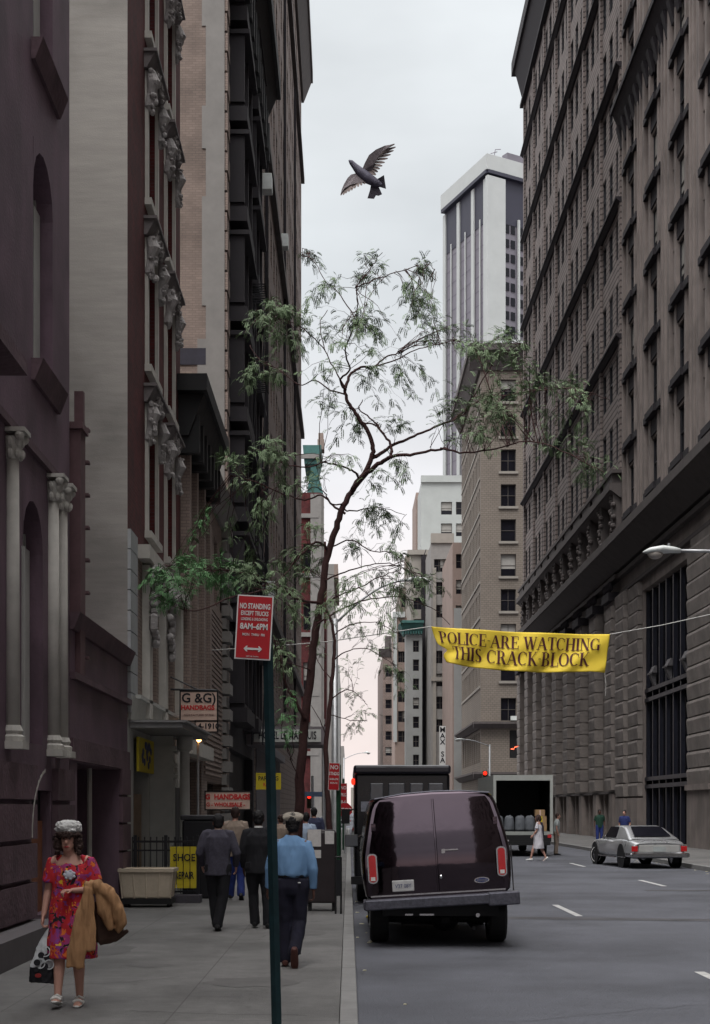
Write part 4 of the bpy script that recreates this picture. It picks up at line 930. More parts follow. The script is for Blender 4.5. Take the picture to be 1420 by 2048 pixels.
def gl(ch):
    L = []; V = lambda x, a=0, b=1, t=TK: L.append(('r', x-t/2, x+t/2, a, b)); 
    def SF(x, y, w=.30): L.append(('r', x-w/2, x+w/2, y-.02, y+.03))
    def VS(x, t=TK): V(x, 0, 1, t); SF(x, .0, t+.16); SF(x, .99, t+.16)
    def H(a, b, y): L.append(('r', a, b, y-.025, y+.03))
    def D(x0, y0, x1, y1, t): L.append(('d', x0, y0, x1, y1, t))
    def A(cx, cy, rx, ry, a0, a1): L.append(('a', cx, cy, rx, ry, a0, a1))
    if ch == 'P': VS(.15); A(.33, .74, .27, .25, -90, 90); H(.15, .35, .99); H(.15, .35, .49); W = .68
    elif ch == 'R': VS(.15); A(.33, .74, .25, .25, -90, 90); H(.15, .35, .99); H(.15, .35, .49); D(.38, .5, .62, 0, TK); SF(.64, 0, .22); W = .78
    elif ch == 'B': VS(.15); A(.33, .75, .24, .24, -90, 90); A(.35, .25, .28, .25, -90, 90); H(.15, .35, .99); H(.15, .35, .5); H(.15, .35, 0); W = .70
    elif ch == 'O': A(.38, .5, .38, .51, 0, 360); W = .80
    elif ch == 'C': A(.38, .5, .38, .51, 50, 310); V(.64, .68, .95, .05); W = .74
    elif ch == 'G': A(.38, .5, .38, .51, 50, 300); V(.64, .7, .95, .05); VG = V(.64, .0, .45); SF(.64, .45, .34); W = .82
    elif ch == 'S': A(.28, .74, .24, .26, 30, 270); A(.28, .26, .26, .27, -150, 90); D(.12, .66, .44, .34, .15); W = .60
    elif ch == 'L': VS(.15); H(.15, .58, 0); V(.57, 0, .28, .05); W = .62
    elif ch == 'I': VS(.15); W = .32
    elif ch == 'E': VS(.15); H(.15, .58, 0); H(.15, .56, .99); H(.15, .45, .5); V(.57, 0, .26, .05); V(.55, .74, 1, .05); V(.44, .38, .62, .04); W = .64
    elif ch == 'T': VS(.34); H(.02, .66, .99); V(.04, .72, 1, .05); V(.64, .72, 1, .05); W = .70
    elif ch == 'H': VS(.14); VS(.62); H(.14, .62, .5); W = .80
    elif ch == 'N': VS(.12, TN); D(.14, 1, .60, 0, TK); VS(.62, TN); W = .78
    elif ch == 'A': D(.06, 0, .36, 1, TN); D(.36, 1, .66, 0, TK); H(.18, .52, .33); SF(.07, 0, .24); SF(.68, 0, .3); W = .80
    elif ch == 'W': D(.1, 1, .32, 0, TK); D(.32, 0, .52, 1, TN); D(.5, 1, .72, 0, TK); D(.72, 0, .94, 1, TN); SF(.1, .99, .3); SF(.5, .99, .3); SF(.94, .99, .2); W = 1.06
    elif ch == 'K': VS(.15); D(.2, .42, .6, 1, TN); D(.30, .55, .62, 0, TK); SF(.64, 0, .26); SF(.6, .99, .22); W = .76
    elif ch == '-': H(.05, .25, .5); W = .30
    else: W = .34
    return L, W
def glyph_quads(ch):
    L, W = gl(ch); out = []
    for e in L:
        if e[0] == 'r':
            _, x0, x1, y0, y1 = e; n = max(1, int((y1-y0)*5))
            for i in range(n): a = y0+(y1-y0)*i/n; b = y0+(y1-y0)*(i+1)/n; out.append([(x0, a), (x1, a), (x1, b), (x0, b)])
        elif e[0] == 'd':
            _, x0, y0, x1, y1, t = e; n = 6
            for i in range(n):
                a = i/n; b = (i+1)/n; xa, ya, xb, yb = x0+(x1-x0)*a, y0+(y1-y0)*a, x0+(x1-x0)*b, y0+(y1-y0)*b
                out.append([(xa-t/2, ya), (xa+t/2, ya), (xb+t/2, yb), (xb-t/2, yb)])
        else:
            _, cx, cy, rx, ry, a0, a1 = e; n = max(8, int((a1-a0)/12))
            for i in range(n):
                p = []
                for a in (R(a0+(a1-a0)*i/n), R(a0+(a1-a0)*(i+1)/n)):
                    t = TN*.8+(TK-TN*.8)*abs(math.cos(a)); p.append(((cx+rx*math.cos(a), cy+ry*math.sin(a)), (cx+(rx-t)*math.cos(a), cy+(ry-min(t, .06))*math.sin(a))))
                out.append([p[0][0], p[1][0], p[1][1], p[0][1]])
    return out, W
def banner_line(txt, u0, u1, v0, v1):
    tot = sum(gl(c)[1] for c in txt); s = MB(); x = 0
    for c in txt:
        qs, W = glyph_quads(c)
        for q in qs: s.quad(*[bsurf(u0+(u1-u0)*(x+px)/tot, v1+(v0-v1)*py, .03) for px, py in q])
        x += W
    s.build('lettering', M['ink'], r)
banner_line('POLICE-ARE WATCHING', .035, .955, .12, .43)
banner_line('THIS CRACK-BLOCK', .105, .90, .50, .84)
s = MB(); s.tube([bsurf(1, 0), P(1325, 1250, 40), P(1420, 1229, 40), Vector((15.75, 40, P(0, 1120, 40).z))], .013, 6)
s.cut(); s.tube([bsurf(0, 0), P(800, 1262, 40.5), P(650, 1284, 41), P(548, 1292, 41.5), Vector((-4.05, 42, P(0, 1301, 42).z))], .016, 6)
s.cut(); s.tube([bsurf(1, 1), P(1212, 1370, 40), P(1211, 1392, 40)], .006, 4); s.build('rope', mat('rope_white', (.5, .5, .48), .8, .1, 20), r)
# ---------------------------------------------------------------- pigeon
bp = P(735, 345, 15.7); r = empty('pigeon', bp, label='grey pigeon flying with wings spread against the sky', cat='bird')
g = lambda px, py, dy=0: P(px, py, 15.7+dy)
s = MB(); s.tube([g(697, 320), g(702, 324), g(709, 332), g(720, 344), g(735, 356), g(752, 366), g(764, 371)], [.006, .026, .034, .052, .06, .045, .02], 12); blob(s, 'body', mat('pigeon_grey', (.115, .11, .15), .7, .3, 30), r, .008, 2)
r.children[0].matrix_parent_inverse = Matrix.Translation(bp).inverted()
def wing(pts, dys, name='wing'):
    s = MB(); k = len(pts); n = s.v
    f = [g(p[0], p[1], d) for p, d in zip(pts, dys)]; s.prism(f, (0, .012, 0)); s.build(name, mat('pigeon_wing', (.15, .13, .14), .75, .3, 25), r)
def feathers(tips, root, fw, name='wing'):
    s = MB()
    for i, (tx, ty, d) in enumerate(tips):
        rx, ry = root[0]+(root[2]-root[0])*i/(len(tips)-1), root[1]+(root[3]-root[1])*i/(len(tips)-1)
        a = g(rx, ry, d*.15+.004*(i % 3)); b = g(tx, ty, d+.004*(i % 3)); dr_ = (b-a).normalized(); n_ = Vector((dr_.z, 0, -dr_.x)); w_ = fw
        s.cut() if False else None
        s.prism([a-n_*w_*.8, a.lerp(b, .7)-n_*w_, a.lerp(b, .95)-n_*w_*.55, b, a.lerp(b, .95)+n_*w_*.45, a.lerp(b, .7)+n_*w_*.9, a+n_*w_*.8], (0, .0025, 0))
    s.build(name, mat('flight_feather', (.20, .165, .155), .8, .3, 40), r)
feathers([(790, 288, -.2), (792, 294, -.2), (788, 301, -.19), (782, 309, -.17), (776, 317, -.15), (770, 325, -.13), (765, 332, -.11), (760, 338, -.09), (756, 344, -.07), (752, 350, -.05), (746, 354, -.03)], (752, 303, 734, 345), .019)
feathers([(681, 391, -.2), (686, 390, -.2), (691, 387, -.19), (697, 384, -.17), (703, 381, -.14), (709, 377, -.12), (716, 374, -.1), (723, 371, -.07), (730, 368, -.04)], (698, 358, 722, 356), .019)
wing([(722, 344), (730, 325), (738, 310), (752, 299), (770, 291), (784, 289), (774, 297), (764, 303), (758, 312), (750, 326), (744, 342), (736, 350)], [0, -.03, -.06, -.1, -.14, -.19, -.17, -.13, -.1, -.07, -.02, 0])
wing([(714, 346), (702, 349), (695, 356), (688, 368), (683, 380), (682, 386), (690, 376), (700, 370), (714, 366), (728, 364), (740, 362)], [0, -.04, -.08, -.12, -.17, -.19, -.16, -.12, -.07, -.03, 0])
s = MB(); s.prism([g(750, 360), g(758, 356), g(768, 350), g(770, 364), g(772, 377), g(762, 374), (g(756, 372))], (0, .01, 0)); s.prism([g(742, 368), g(755, 368), g(764, 388), g(757, 391), g(752, 390), g(748, 397), g(735, 396), g(740, 380)], (0, .01, 0)); s.build('tail', mat('pigeon_dark', (.035, .03, .045), .7, .2, 20), r)
# ================================================================ VEHICLES
def wheel(parent, x, y, rr, wd, rim_m, whitewall=False, flip=1, rot=0):
    t = empty('wheel', (x, y, rr), parent=parent); t.rotation_euler = (0, 0, R(rot))
    s = MB(); prof = [(-wd/2, rr*.62), (-wd/2, rr*.92), (-wd*.38, rr), (wd*.38, rr), (wd/2, rr*.92), (wd/2, rr*.62)]
    n = 24
    for i in range(n):
        a0 = 2*math.pi*i/n; a1 = 2*math.pi*(i+1)/n
        for (xa, ra), (xb, rb) in zip(prof, prof[1:]): s.quad((xa, ra*math.cos(a0), ra*math.sin(a0)), (xb, rb*math.cos(a0), rb*math.sin(a0)), (xb, rb*math.cos(a1), rb*math.sin(a1)), (xa, ra*math.cos(a1), ra*math.sin(a1)))
    s.build('tyre', M['tyre'], t, world=False, smooth=False)
    s = MB(); s.tube([(-wd*.42, 0, 0), (wd*.42, 0, 0)], rr*.62, 20)
    for k in range(6): a = k*math.pi/3; s.tube([(flip*wd*.42, .0, 0), (flip*wd*.46, rr*.5*math.cos(a), rr*.5*math.sin(a))], .03, 5)
    s.tube([(flip*wd*.42, 0, 0), (flip*wd*.52, 0, 0)], rr*.2, 10); s.build('rim', rim_m, t, world=False)
    if whitewall:
        s = MB()
        for i in range(n):
            a0 = 2*math.pi*i/n; a1 = 2*math.pi*(i+1)/n; q = flip*(wd/2+.003)
            s.quad(*[(q, ra*math.cos(a), ra*math.sin(a)) for ra, a in ((rr*.72, a0), (rr*.8, a0), (rr*.8, a1), (rr*.72, a1))])
        s.build('whitewall', M['signwhite'], t, world=False)
    return t
def place(o, ang): o.rotation_euler = (0, R(ang), 0); return o
# ---- van
YV = 19.9
van = empty('van', (1.28, YV, 0), label='dark maroon panel van seen from behind with closed rear doors', cat='van')
ROLL = -3.4
half = [(.93, .70), (1.0, .76), (1.02, .92), (1.025, 1.12), (1.02, 1.32), (.985, 1.50), (.92, 1.80), (.875, 1.97), (.835, 2.05), (.76, 2.105), (.4, 2.14), (0, 2.15)]
def rear(z): return 0 if z < 1.38 else .012+.24*((z-1.38)/.77)**1.1
s = MB(); secs = [(0.0, .955), (.03, .985), (.09, 1.0), (.6, 1.0), (2.2, 1.0), (3.9, 1.0), (4.5, .985), (4.75, .93)]
ring = [(-x, z) for x, z in half] + [(x, z) for x, z in half[::-1][1:]]
k = len(ring)
for yy, sc in secs:
    for x, z in ring:
        zz = .70+(z-.70)*(1-(1-sc)*.6)
        if yy > 4: zz = min(zz, 1.25+(5.4-yy)*.75) if yy > 4.4 else zz
        s.v.append((x*sc, yy+rear(z)*(1 if yy < .5 else .3 if yy < 1 else 0), zz))
for i in range(len(secs)-1):
    for j in range(k-1): a = i*k+j; s.f.append((a, a+1, a+k+1, a+k)); s.m.append(0)
    a = i*k; s.f.append((a, a+k, a+2*k-1, a+k-1)); s.m.append(0)
h2 = k//2
for e in (0, (len(secs)-1)*k):
    for j in range(h2): s.f.append((e+j, e+j+1, e+k-2-j, e+k-1-j)); s.m.append(0)
o = s.build('body', M['vanpaint'], van, world=False, smooth='angle'); place(o, ROLL)
def doorpanel(sx):
    s = MB(); zs = [.775, .84, .95, 1.12, 1.28, 1.385, 1.405, 1.5, 1.62, 1.8, 1.95, 2.015, 2.045]
    def xo(z):
        for (x0, z0), (x1, z1) in zip(half, half[1:]):
            if z0 <= z <= z1: return x0+(x1-x0)*(z-z0)/(z1-z0)
        return .7
    def row(z):
        off = -.024 + (.012 if 1.38 <= z <= 1.41 else 0); o = xo(z)*.965-.06-max(0, z-1.97)*.2
        return [(sx*.010, rear(z)-.002, z), (sx*.016, rear(z)+off, z), (sx*(o*.5), rear(z)+off-.006, z), (sx*(o-.03), rear(z)+off, z), (sx*o, rear(z)+off+.012, z), (sx*o, rear(z)+.03, z)]
    for z in zs: s.v += row(z)
    for i in range(len(zs)-1):
        for j in range(5): a = i*6+j; s.f.append((a, a+1, a+7, a+6)); s.m.append(0)
    s.f.append(tuple(range(6))); s.m.append(0); e = (len(zs)-1)*6; s.f.append(tuple(range(e, e+6))); s.m.append(0)
    d = s.build('rear_door', M['vanpaint'], van, world=False, smooth='angle'); place(d, ROLL)
    for z in (.95, 1.70):
        q = MB(); q.box(sx*(xo(z)*.955-.06)-.03, sx*(xo(z)*.955-.06)+.03, rear(z)-.04, rear(z)-.01, z-.05, z+.05); q.build('hinge', M['vanpaint'], d, world=False)
    return d
dl_, dr_ = doorpanel(-1), doorpanel(1)
s = MB(); s.box(.09, .30, -.05, -.03, 1.325, 1.343); s.box(.07, .12, -.045, -.025, 1.29, 1.35); s.build('handle', M['chrome'], dr_, world=False)
s = MB(); s.ball((.045, -.035, .97), (.03, .02, .03), 10, 6); s.build('latch', M['chrome'], dr_, world=False)
s = MB(); s.box(-.63, -.33, -.05, -.03, .80, .955); pl = s.build('number_plate', mat('plate_white', (.42, .42, .42), .5, .15, 12), dl_, world=False, bevel=.01)
text('V37 08Y', .075, mat('plate_ink', (.12, .13, .2), .6, 0), dl_, (-.48, -.052, .875), sx=.85, bold=.001, name='plate_number')
s = MB()
n = 20
for i in range(1): s.prism([(.60+.105*math.cos(2*math.pi*i/n), -.045, (.895)+.042*math.sin(2*math.pi*i/n)) for i in range(n)], (0, .015, 0))
s.build('badge', M['chrome'], dr_, world=False)
s = MB(); s.prism([(.60+.085*math.cos(2*math.pi*i/n), -.049, (.895)+.030*math.sin(2*math.pi*i/n)) for i in range(n)], (0, .004, 0)); s.build('badge_oval', mat('badge_blue', (.03, .04, .12), .3, 0), dr_, world=False)
text('Ford', .052, M['chrome'], dr_, (.60, -.051, .895), sx=1.3, name='badge_script', ext=.001)
for sx in (-1, 1):
    t = empty('tail_light', (0, 0, 0), parent=van); place(t, ROLL)
    def rr_(a, b, c, d, r0, y0, y1):
        pts = []
        for cx, cz, st in ((b-r0, d-r0, 0), (a+r0, d-r0, 90), (a+r0, c+r0, 180), (b-r0, c+r0, 270)):
            for i in range(5): w_ = R(st+i*22.5); pts.append((cx+r0*math.cos(w_), y0, cz+r0*math.sin(w_)))
        q = MB(); q.prism(pts, (0, y1-y0, 0)); return q
    c = sx*.885; rr_(c-.068, c+.068, .93, 1.34, .055, -.055, .03).build('bezel', M['chrome'], t, world=False); rr_(c-.048, c+.048, .95, 1.32, .04, -.075, -.05).build('lens', M['red'], t, world=False)
    q = MB(); q.box(c-.03, c+.03, -.08, -.074, .97, 1.02); q.build('reverse_lens', M['signwhite'], t, world=False)
s = MB(); s.box(-.93, .92, -.04, -.02, .742, .762); o = s.build('chrome_strip', M['chrome'], van, world=False); place(o, ROLL)
s = MB(); s.box(-1.02, 1.06, -.24, -.02, .575, .715); s.box(.66, 1.085, -.25, -.01, .545, .725); s.box(-1.04, -.98, -.2, .25, .58, .71); s.box(1.03, 1.08, -.1, .25, .56, .715); o = s.build('bumper', M['bumper'], van, world=False, bevel=.018); place(o, ROLL)
s = MB(); s.box(-.80, .80, .15, 4.4, .42, .71); s.box(-.98, .98, .5, 4.4, .55, .75); s.tube([(-.95, .9, .34), (.95, .9, .34)], .07, 8); s.ball((.1, .9, .32), (.2, .22, .17), 10, 7); s.tube([(.45, .1, .26), (.45, 2.5, .3)], .03, 6); s.box(-.5, .3, 1.4, 2.2, .2, .35); s.build('chassis', M['black'], van, world=False)
s = MB()
for x0, x1 in ((-.50, -.39), (-.30, -.10)): s.cut(); s.box(x0, x1, .1, .14, .43, .455)
s.cut(); s.tube([(.50, .05, .44), (.50, .6, .44)], .03, 8); s.build('exhaust', M['chrome'], van, world=False)
s = MB()
for sx in (-1, 1): s.tube([(sx*.80, rear(2.0)+.05, 2.09), (sx*.80, 4.2, 2.09)], .012, 6)
s.tube([(-.80, .24, 2.085), (-.4, .24, 2.135), (0, .24, 2.147), (.4, .24, 2.135), (.80, .24, 2.085)], .013, 6); o = s.build('roof_gutter', M['bumper'], van, world=False); place(o, ROLL)
wheel(van, -.84, .95, .37, .26, M['metal'], flip=-1); wheel(van, .84, .95, .37, .26, M['metal']); wheel(van, -.84, 4.0, .37, .24, M['metal'], flip=-1); wheel(van, .84, 4.0, .37, .24, M['metal'])
mr_ = empty('side_mirror', (0, 0, 0), parent=van)
s = MB(); s.box(-1.34, -1.12, 3.9, 3.96, 1.28, 1.48); s.build('mirror_shell', M['black'], mr_, world=False, bevel=.02)
s = MB(); s.box(-1.33, -1.13, 3.885, 3.9, 1.295, 1.465); s.build('mirror_glass', M['glassb'], mr_, world=False)
s = MB(); s.tube([(-.98, 4.0, 1.5), (-1.2, 3.94, 1.4)], .015, 5); s.tube([(-.98, 4.0, 1.1), (-1.2, 3.94, 1.3)], .015, 5); s.build('mirror_arm', M['chrome'], mr_, world=False)
mr2 = empty('side_mirror', (0, 0, 0), parent=van)
s = MB(); s.box(1.12, 1.3, 3.9, 3.96, 1.28, 1.48); s.build('mirror_shell', M['black'], mr2, world=False, bevel=.02)
# side trim rail seen down the right flank and ladder hardware on the left flank
s = MB(); s.tube([(1.04, .12, 1.35), (1.045, .14, .72)], .010, 5); s.tube([(1.03, .3, 1.40), (1.03, 4.2, 1.36)], .012, 5); s.cut(); s.tube([(-1.03, .3, 1.40), (-1.03, 4.2, 1.36)], .012, 5); o = s.build('side_trim', M['chrome'], van, world=False); place(o, ROLL)

# ---- dark van-bus ahead of it
bus = empty('minibus', (1.15, 29, 0), label='tall dark delivery van with glossy windows parked ahead of the maroon van', cat='van')
dk = mat('bus_black', (.006, .006, .008), .3, .2, 3, coat=.15)
s = MB(); s.box(-1.03, .88, .05, 6.2, .45, 2.62); s.build('body', dk, bus, world=False, bevel=.06)
s = MB(); s.box(-1.05, .90, -.02, 6.3, 2.60, 2.78); s.build('roof_rim', mat('bus_rim', (.012, .011, .018), .35, .2, 4, coat=.2), bus, world=False, bevel=.05)
for a, b in ((-.72, -.45), (-.35, -.02), (.08, .35), (.45, .75)):
    q = MB(); q.box(a, b, .02, .06, 2.02, 2.42); q.build('rear_window', M['glassb'], bus, world=False, bevel=.02)
for a, b in ((-.9, -.72), (-.68, -.5)):
    q = MB(); q.box(a, b, .02, .06, 1.85, 2.05) ; q.build('sticker', mat('sticker_grey', (.22, .23, .27), .5, .3, 15), bus, world=False)
s = MB(); s.ball((-1.06, .1, 2.45), (.04, .05, .07), 8, 6); s.build('marker_light', M['redlight'], bus, world=False)
s = MB(); s.box(-1.1, .95, -.15, .05, .4, .55); s.build('bumper', M['black'], bus, world=False)
for x, y in ((-.85, 1), (.7, 1), (-.85, 5), (.7, 5)): wheel(bus, x, y, .38, .24, M['metal'], flip=-1 if x < 0 else 1)
s = MB(); s.box(-1.32, -1.12, 5.5, 5.56, 1.55, 1.9); s.tube([(-1.0, 5.5, 1.9), (-1.2, 5.52, 1.85)], .02, 5); s.build('side_mirror', M['black'], bus, world=False)
# ---- white box truck with its back open
YT = 58; x0, x1 = P(987, 0, YT).x, P(1105, 0, YT).x
tr = empty('box_truck', ((x0+x1)/2, YT, 0), label='white box truck with its rear door open in front of the rusticated building', cat='truck')
wh = mat('truck_white', (.27, .285, .27), .6, .12, 2.5); W2 = (x1-x0)/2
s = MB(); zb, zt = 1.0, P(0, 1550, YT).z
s.box(-W2, W2, 0, 7.0, zb-.15, zb); s.box(-W2, W2, 0, 7.0, zt-.08, zt); s.box(-W2, -W2+.06, 0, 7, zb, zt-.08); s.box(W2-.06, W2, 0, 7, zb, zt-.08); s.box(-W2+.06, W2-.06, 6.9, 7, zb, zt-.08)
s.build('cargo_box', wh, tr, world=False)
s = MB(); s.box(-W2-.01, -W2+.10, -.05, .0, zb-.1, zt); s.box(W2-.10, W2+.01, -.05, 0, zb-.1, zt); s.box(-W2+.10, W2-.10, -.05, 0, zt-.22, zt); s.build('door_frame', mat('truck_frame', (.34, .355, .335), .6, .1, 3), tr, world=False)
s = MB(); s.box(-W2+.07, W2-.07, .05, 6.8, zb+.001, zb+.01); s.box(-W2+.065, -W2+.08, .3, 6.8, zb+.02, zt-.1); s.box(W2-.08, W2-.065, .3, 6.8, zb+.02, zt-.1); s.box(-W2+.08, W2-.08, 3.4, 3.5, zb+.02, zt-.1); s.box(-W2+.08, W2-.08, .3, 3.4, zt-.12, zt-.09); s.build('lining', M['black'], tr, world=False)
s = MB(); s.box(-W2+.1, W2-.1, -.12, 0, .45, .6); s.box(-.9, .9, .2, 9, .5, .85); s.box(-W2+.05, W2-.05, -.04, .1, .6, .86); s.build('chassis', M['black'], tr, world=False)
s = MB(); s.box(-W2+.1, W2-.1, 7.1, 9.0, .6, 2.5); s.build('cab', wh, tr, world=False, bevel=.12)
s = MB(); s.box(-W2+.05, -W2+.2, -.05, -.02, .75, .88); s.box(W2-.2, W2-.05, -.05, -.02, .75, .88); s.build('tail_light', M['red'], tr, world=False)
for x, y in ((-W2+.25, 1.3), (W2-.25, 1.3), (-W2+.25, 7.9), (W2-.25, 7.9)): wheel(tr, x, y, .45, .3, M['metal'], flip=-1 if x < 0 else 1)
random.seed(21)
sack = mat('sack_grey', (.11, .12, .135), .8, .2, 6)
for i, xx in enumerate((-.93, -.5, -.06, .34)):
    g = empty('sack', (tr.location.x+xx, YT+.5, zb+.011), label=['bulging grey sack at the left end of the truck load', 'second grey sack from the left in the open truck', 'third grey sack from the left in the open truck', 'grey sack next to the cardboard boxes in the truck'][i], cat='sack', group='sacks loaded in the open truck')
    q = MB(); q.rings([(0, 0, 0, .19, .17), (0, 0, .06, .215, .2), (0, 0, .35, .21, .2), (0, 0, .55, .19, .17), (0, 0, .62, .12, .1)], 14); blob(q, 'sack_body', sack, g, .03, 2, .015, 4)
    q = MB(); q.ball((.04, -.03, .60), (.05, .05, .05), 8, 6); q.build('sack_tie', sack, g, world=False)
bxm = mat('cardboard', (.30, .19, .10), .85, .15, 5)
for i, (xx, zz, ww, hh, lb) in enumerate(((.78, 0, .42, .30, 'cardboard box at the bottom of the stack in the truck'), (.78, .301, .40, .30, 'cardboard box in the middle of the truck stack with yellow mark'), (.72, .602, .38, .26, 'topmost cardboard box of the stack in the truck'))):
    g = empty('cardboard_box', (tr.location.x+xx, YT+.45, zb+.011+zz), label=lb, cat='box', group='boxes in the open truck')
    q = MB(); q.box(-ww/2, ww/2, -.2, .2, 0, hh); q.build('carton', bxm, g, world=False, bevel=.01)
    q = MB(); q.box(-.03, .03, -.204, -.201, 0.01, hh-.01); q.build('tape', M['signcream'] if i != 1 else M['signyellow'], g, world=False)
# ---- silver coupe
car = empty('coupe', (9.86, 46.0, 0), R(5.5), label='silver two door coupe parked at the right kerb with its front wheel turned out', cat='car')
s = MB(); Lc = 5.3
stn = [(0, .80, .42, .80), (.12, .90, .36, .86), (.5, .94, .30, .93), (1.2, .95, .28, .97), (2.2, .94, .27, .93), (3.1, .95, .27, .92), (4.0, .94, .28, .93), (4.9, .90, .32, .86), (5.25, .80, .38, .72)]
for y, hw, zb_, zt_ in stn:
    pts = [(-hw*.9, zb_), (-hw, zb_+.12), (-hw, (zb_+zt_)/2+.05), (-hw*.97, zt_-.09), (-hw*.88, zt_-.015), (-hw*.4, zt_+.015), (hw*.4, zt_+.015), (hw*.88, zt_-.015), (hw*.97, zt_-.09), (hw, (zb_+zt_)/2+.05), (hw, zb_+.12), (hw*.9, zb_)]
    s.v += [(x, y, z) for x, z in pts]
for i in range(len(stn)-1):
    for j in range(12): q = (j+1) % 12; s.f.append((i*12+j, i*12+q, (i+1)*12+q, (i+1)*12+j)); s.m.append(0)
for e in (0, (len(stn)-1)*12): s.f.append(tuple(range(e, e+12))); s.m.append(0)
o = s.build('body', M['silver'], car, world=False, smooth=True); q = o.modifiers.new('s', 'SUBSURF'); q.levels = 2; q.render_levels = 2
for (x, y) in ((-1, 1.05), (1, 1.05), (-1, 4.2), (1, 4.2)):      # dark wheel wells
    pass
s = MB()                                    # greenhouse: long sloping rear, wide sail pillars
gh = [(.55, .80, .90, .94), (1.55, .66, .90, 1.30), (1.95, .64, .90, 1.36), (2.9, .63, .90, 1.35), (3.75, .78, .90, .93)]
for y, hw, a, b_ in gh:
    hb = .84; s.v += [(-hb, y, a), (-hw, y, b_-.03), (-hw*.8, y, b_), (hw*.8, y, b_), (hw, y, b_-.03), (hb, y, a)]
for i in range(len(gh)-1):
    for j in range(5): s.f.append((i*6+j, i*6+j+1, (i+1)*6+j+1, (i+1)*6+j)); s.m.append(0)
cb = s.build('roof', M['silver'], car, world=False, smooth=True)
m = cb.modifiers.new('b', 'BEVEL'); m.width = .05; m.segments = 3
s = MB(); s.quad((-.60, .70, 1.0), (.60, .70, 1.0), (.50, 1.47, 1.295), (-.50, 1.47, 1.295)); q = [Vector(v) for v in s.v]; s = MB(); s.prism([v+Vector((0, -.02, .025)) for v in q], (0, .01, .01)); s.build('rear_window', M['glass'], car, world=False)
for sx in (-1, 1):
    s = MB(); s.prism([(sx*.80, 2.05, .95), (sx*.80, 3.35, .95), (sx*.70, 2.95, 1.30), (sx*.675, 2.15, 1.31)], (sx*.03, 0, .01)); s.build('side_window', M['glass'], car, world=False)
    s = MB(); s.box(sx*.80-.10, sx*.80+.10, -.02, .03, .55, .72); s.build('tail_light', M['red'], car, world=False, bevel=.01)
    s = MB(); s.tube([(sx*.93, 2.9, .93), (sx*1.03, 2.92, .98)], .05, 8); s.build('side_mirror', M['chrome'], car, world=False)
s = MB(); s.box(-.95, .95, -.10, .03, .36, .50); s.box(-.97, -.85, -.1, .5, .37, .49); s.box(.85, .97, -.1, .5, .37, .49); s.build('bumper', M['chrome'], car, world=False, bevel=.03)
s = MB(); s.box(-.20, .20, -.035, .01, .55, .70); s.build('number_plate', mat('car_plate', (.33, .36, .36), .5, .1, 8), car, world=False)
s = MB(); s.box(-.66, .66, -.01, .02, .53, .76); s.build('boot_panel', mat('boot_panel_paint', (.42, .42, .41), .35, .1, 3, metal=.3), car, world=False, bevel=.02)
s = MB()
for i in range(9):
    for sx in (-1, 1):
        for yc in (1.05, 4.2):
            pass
s.tube([(-.955, .5, .35), (-.955, 1.5, .35)], .01, 4); s.tube([(-.965, 1.6, .33), (-.965, 3.7, .33)], .02, 5); s.build('sill_trim', M['chrome'], car, world=False)
for x, y, rt in ((-.78, 1.05, 0), (.78, 1.05, 0), (-.80, 4.2, 24), (.80, 4.2, 24)): wheel(car, x*1.04, y, .335, .20, M['chrome'], whitewall=True, flip=-1 if x < 0 else 1, rot=rt)
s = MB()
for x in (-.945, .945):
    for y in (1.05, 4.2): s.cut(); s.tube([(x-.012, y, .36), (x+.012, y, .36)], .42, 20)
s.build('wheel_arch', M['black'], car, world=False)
# distant cars at the end of the street
def small_car(loc, m, label, rz=0):
    c = empty('car', loc, rz, label=label, cat='car', group='distant cars down the street')
    s = MB(); s.hexa([(-.9, 0, .3), (.9, 0, .3), (.9, 4.6, .3), (-.9, 4.6, .3), (-.85, .1, .85), (.85, .1, .85), (.85, 4.5, .8), (-.85, 4.5, .8)]); s.build('body', m, c, world=False, bevel=.06)
    s = MB(); s.hexa([(-.8, .5, .85), (.8, .5, .85), (.8, 3.4, .83), (-.8, 3.4, .83), (-.6, 1.0, 1.38), (.6, 1.0, 1.38), (.6, 2.6, 1.38), (-.6, 2.6, 1.38)]); s.build('cabin', M['glassb'], c, world=False, bevel=.04)
    s = MB(); s.box(-.85, -.6, -.02, .02, .6, .75); s.box(.6, .85, -.02, .02, .6, .75); s.build('tail_light', M['red'], c, world=False)
    for x, y in ((-.8, .9), (.8, .9), (-.8, 3.7), (.8, 3.7)): wheel(c, x, y, .32, .2, M['metal'], flip=-1 if x < 0 else 1)
small_car((1.15, 40, 0), dk, 'dark car half hidden at the left kerb beyond the dark delivery van')
small_car((1.2, 72, 0), M['tyre'], 'black car parked far down the left kerb')
small_car((1.1, 88, 0), M['silver'], 'pale car parked farthest down the left kerb')
small_car((3.6, 182, 0), M['redbrick'], 'dark red car beyond the avenue')
small_car((.2, 150, 0), M['whitebrick'], 'white car crossing the avenue far away', R(90))

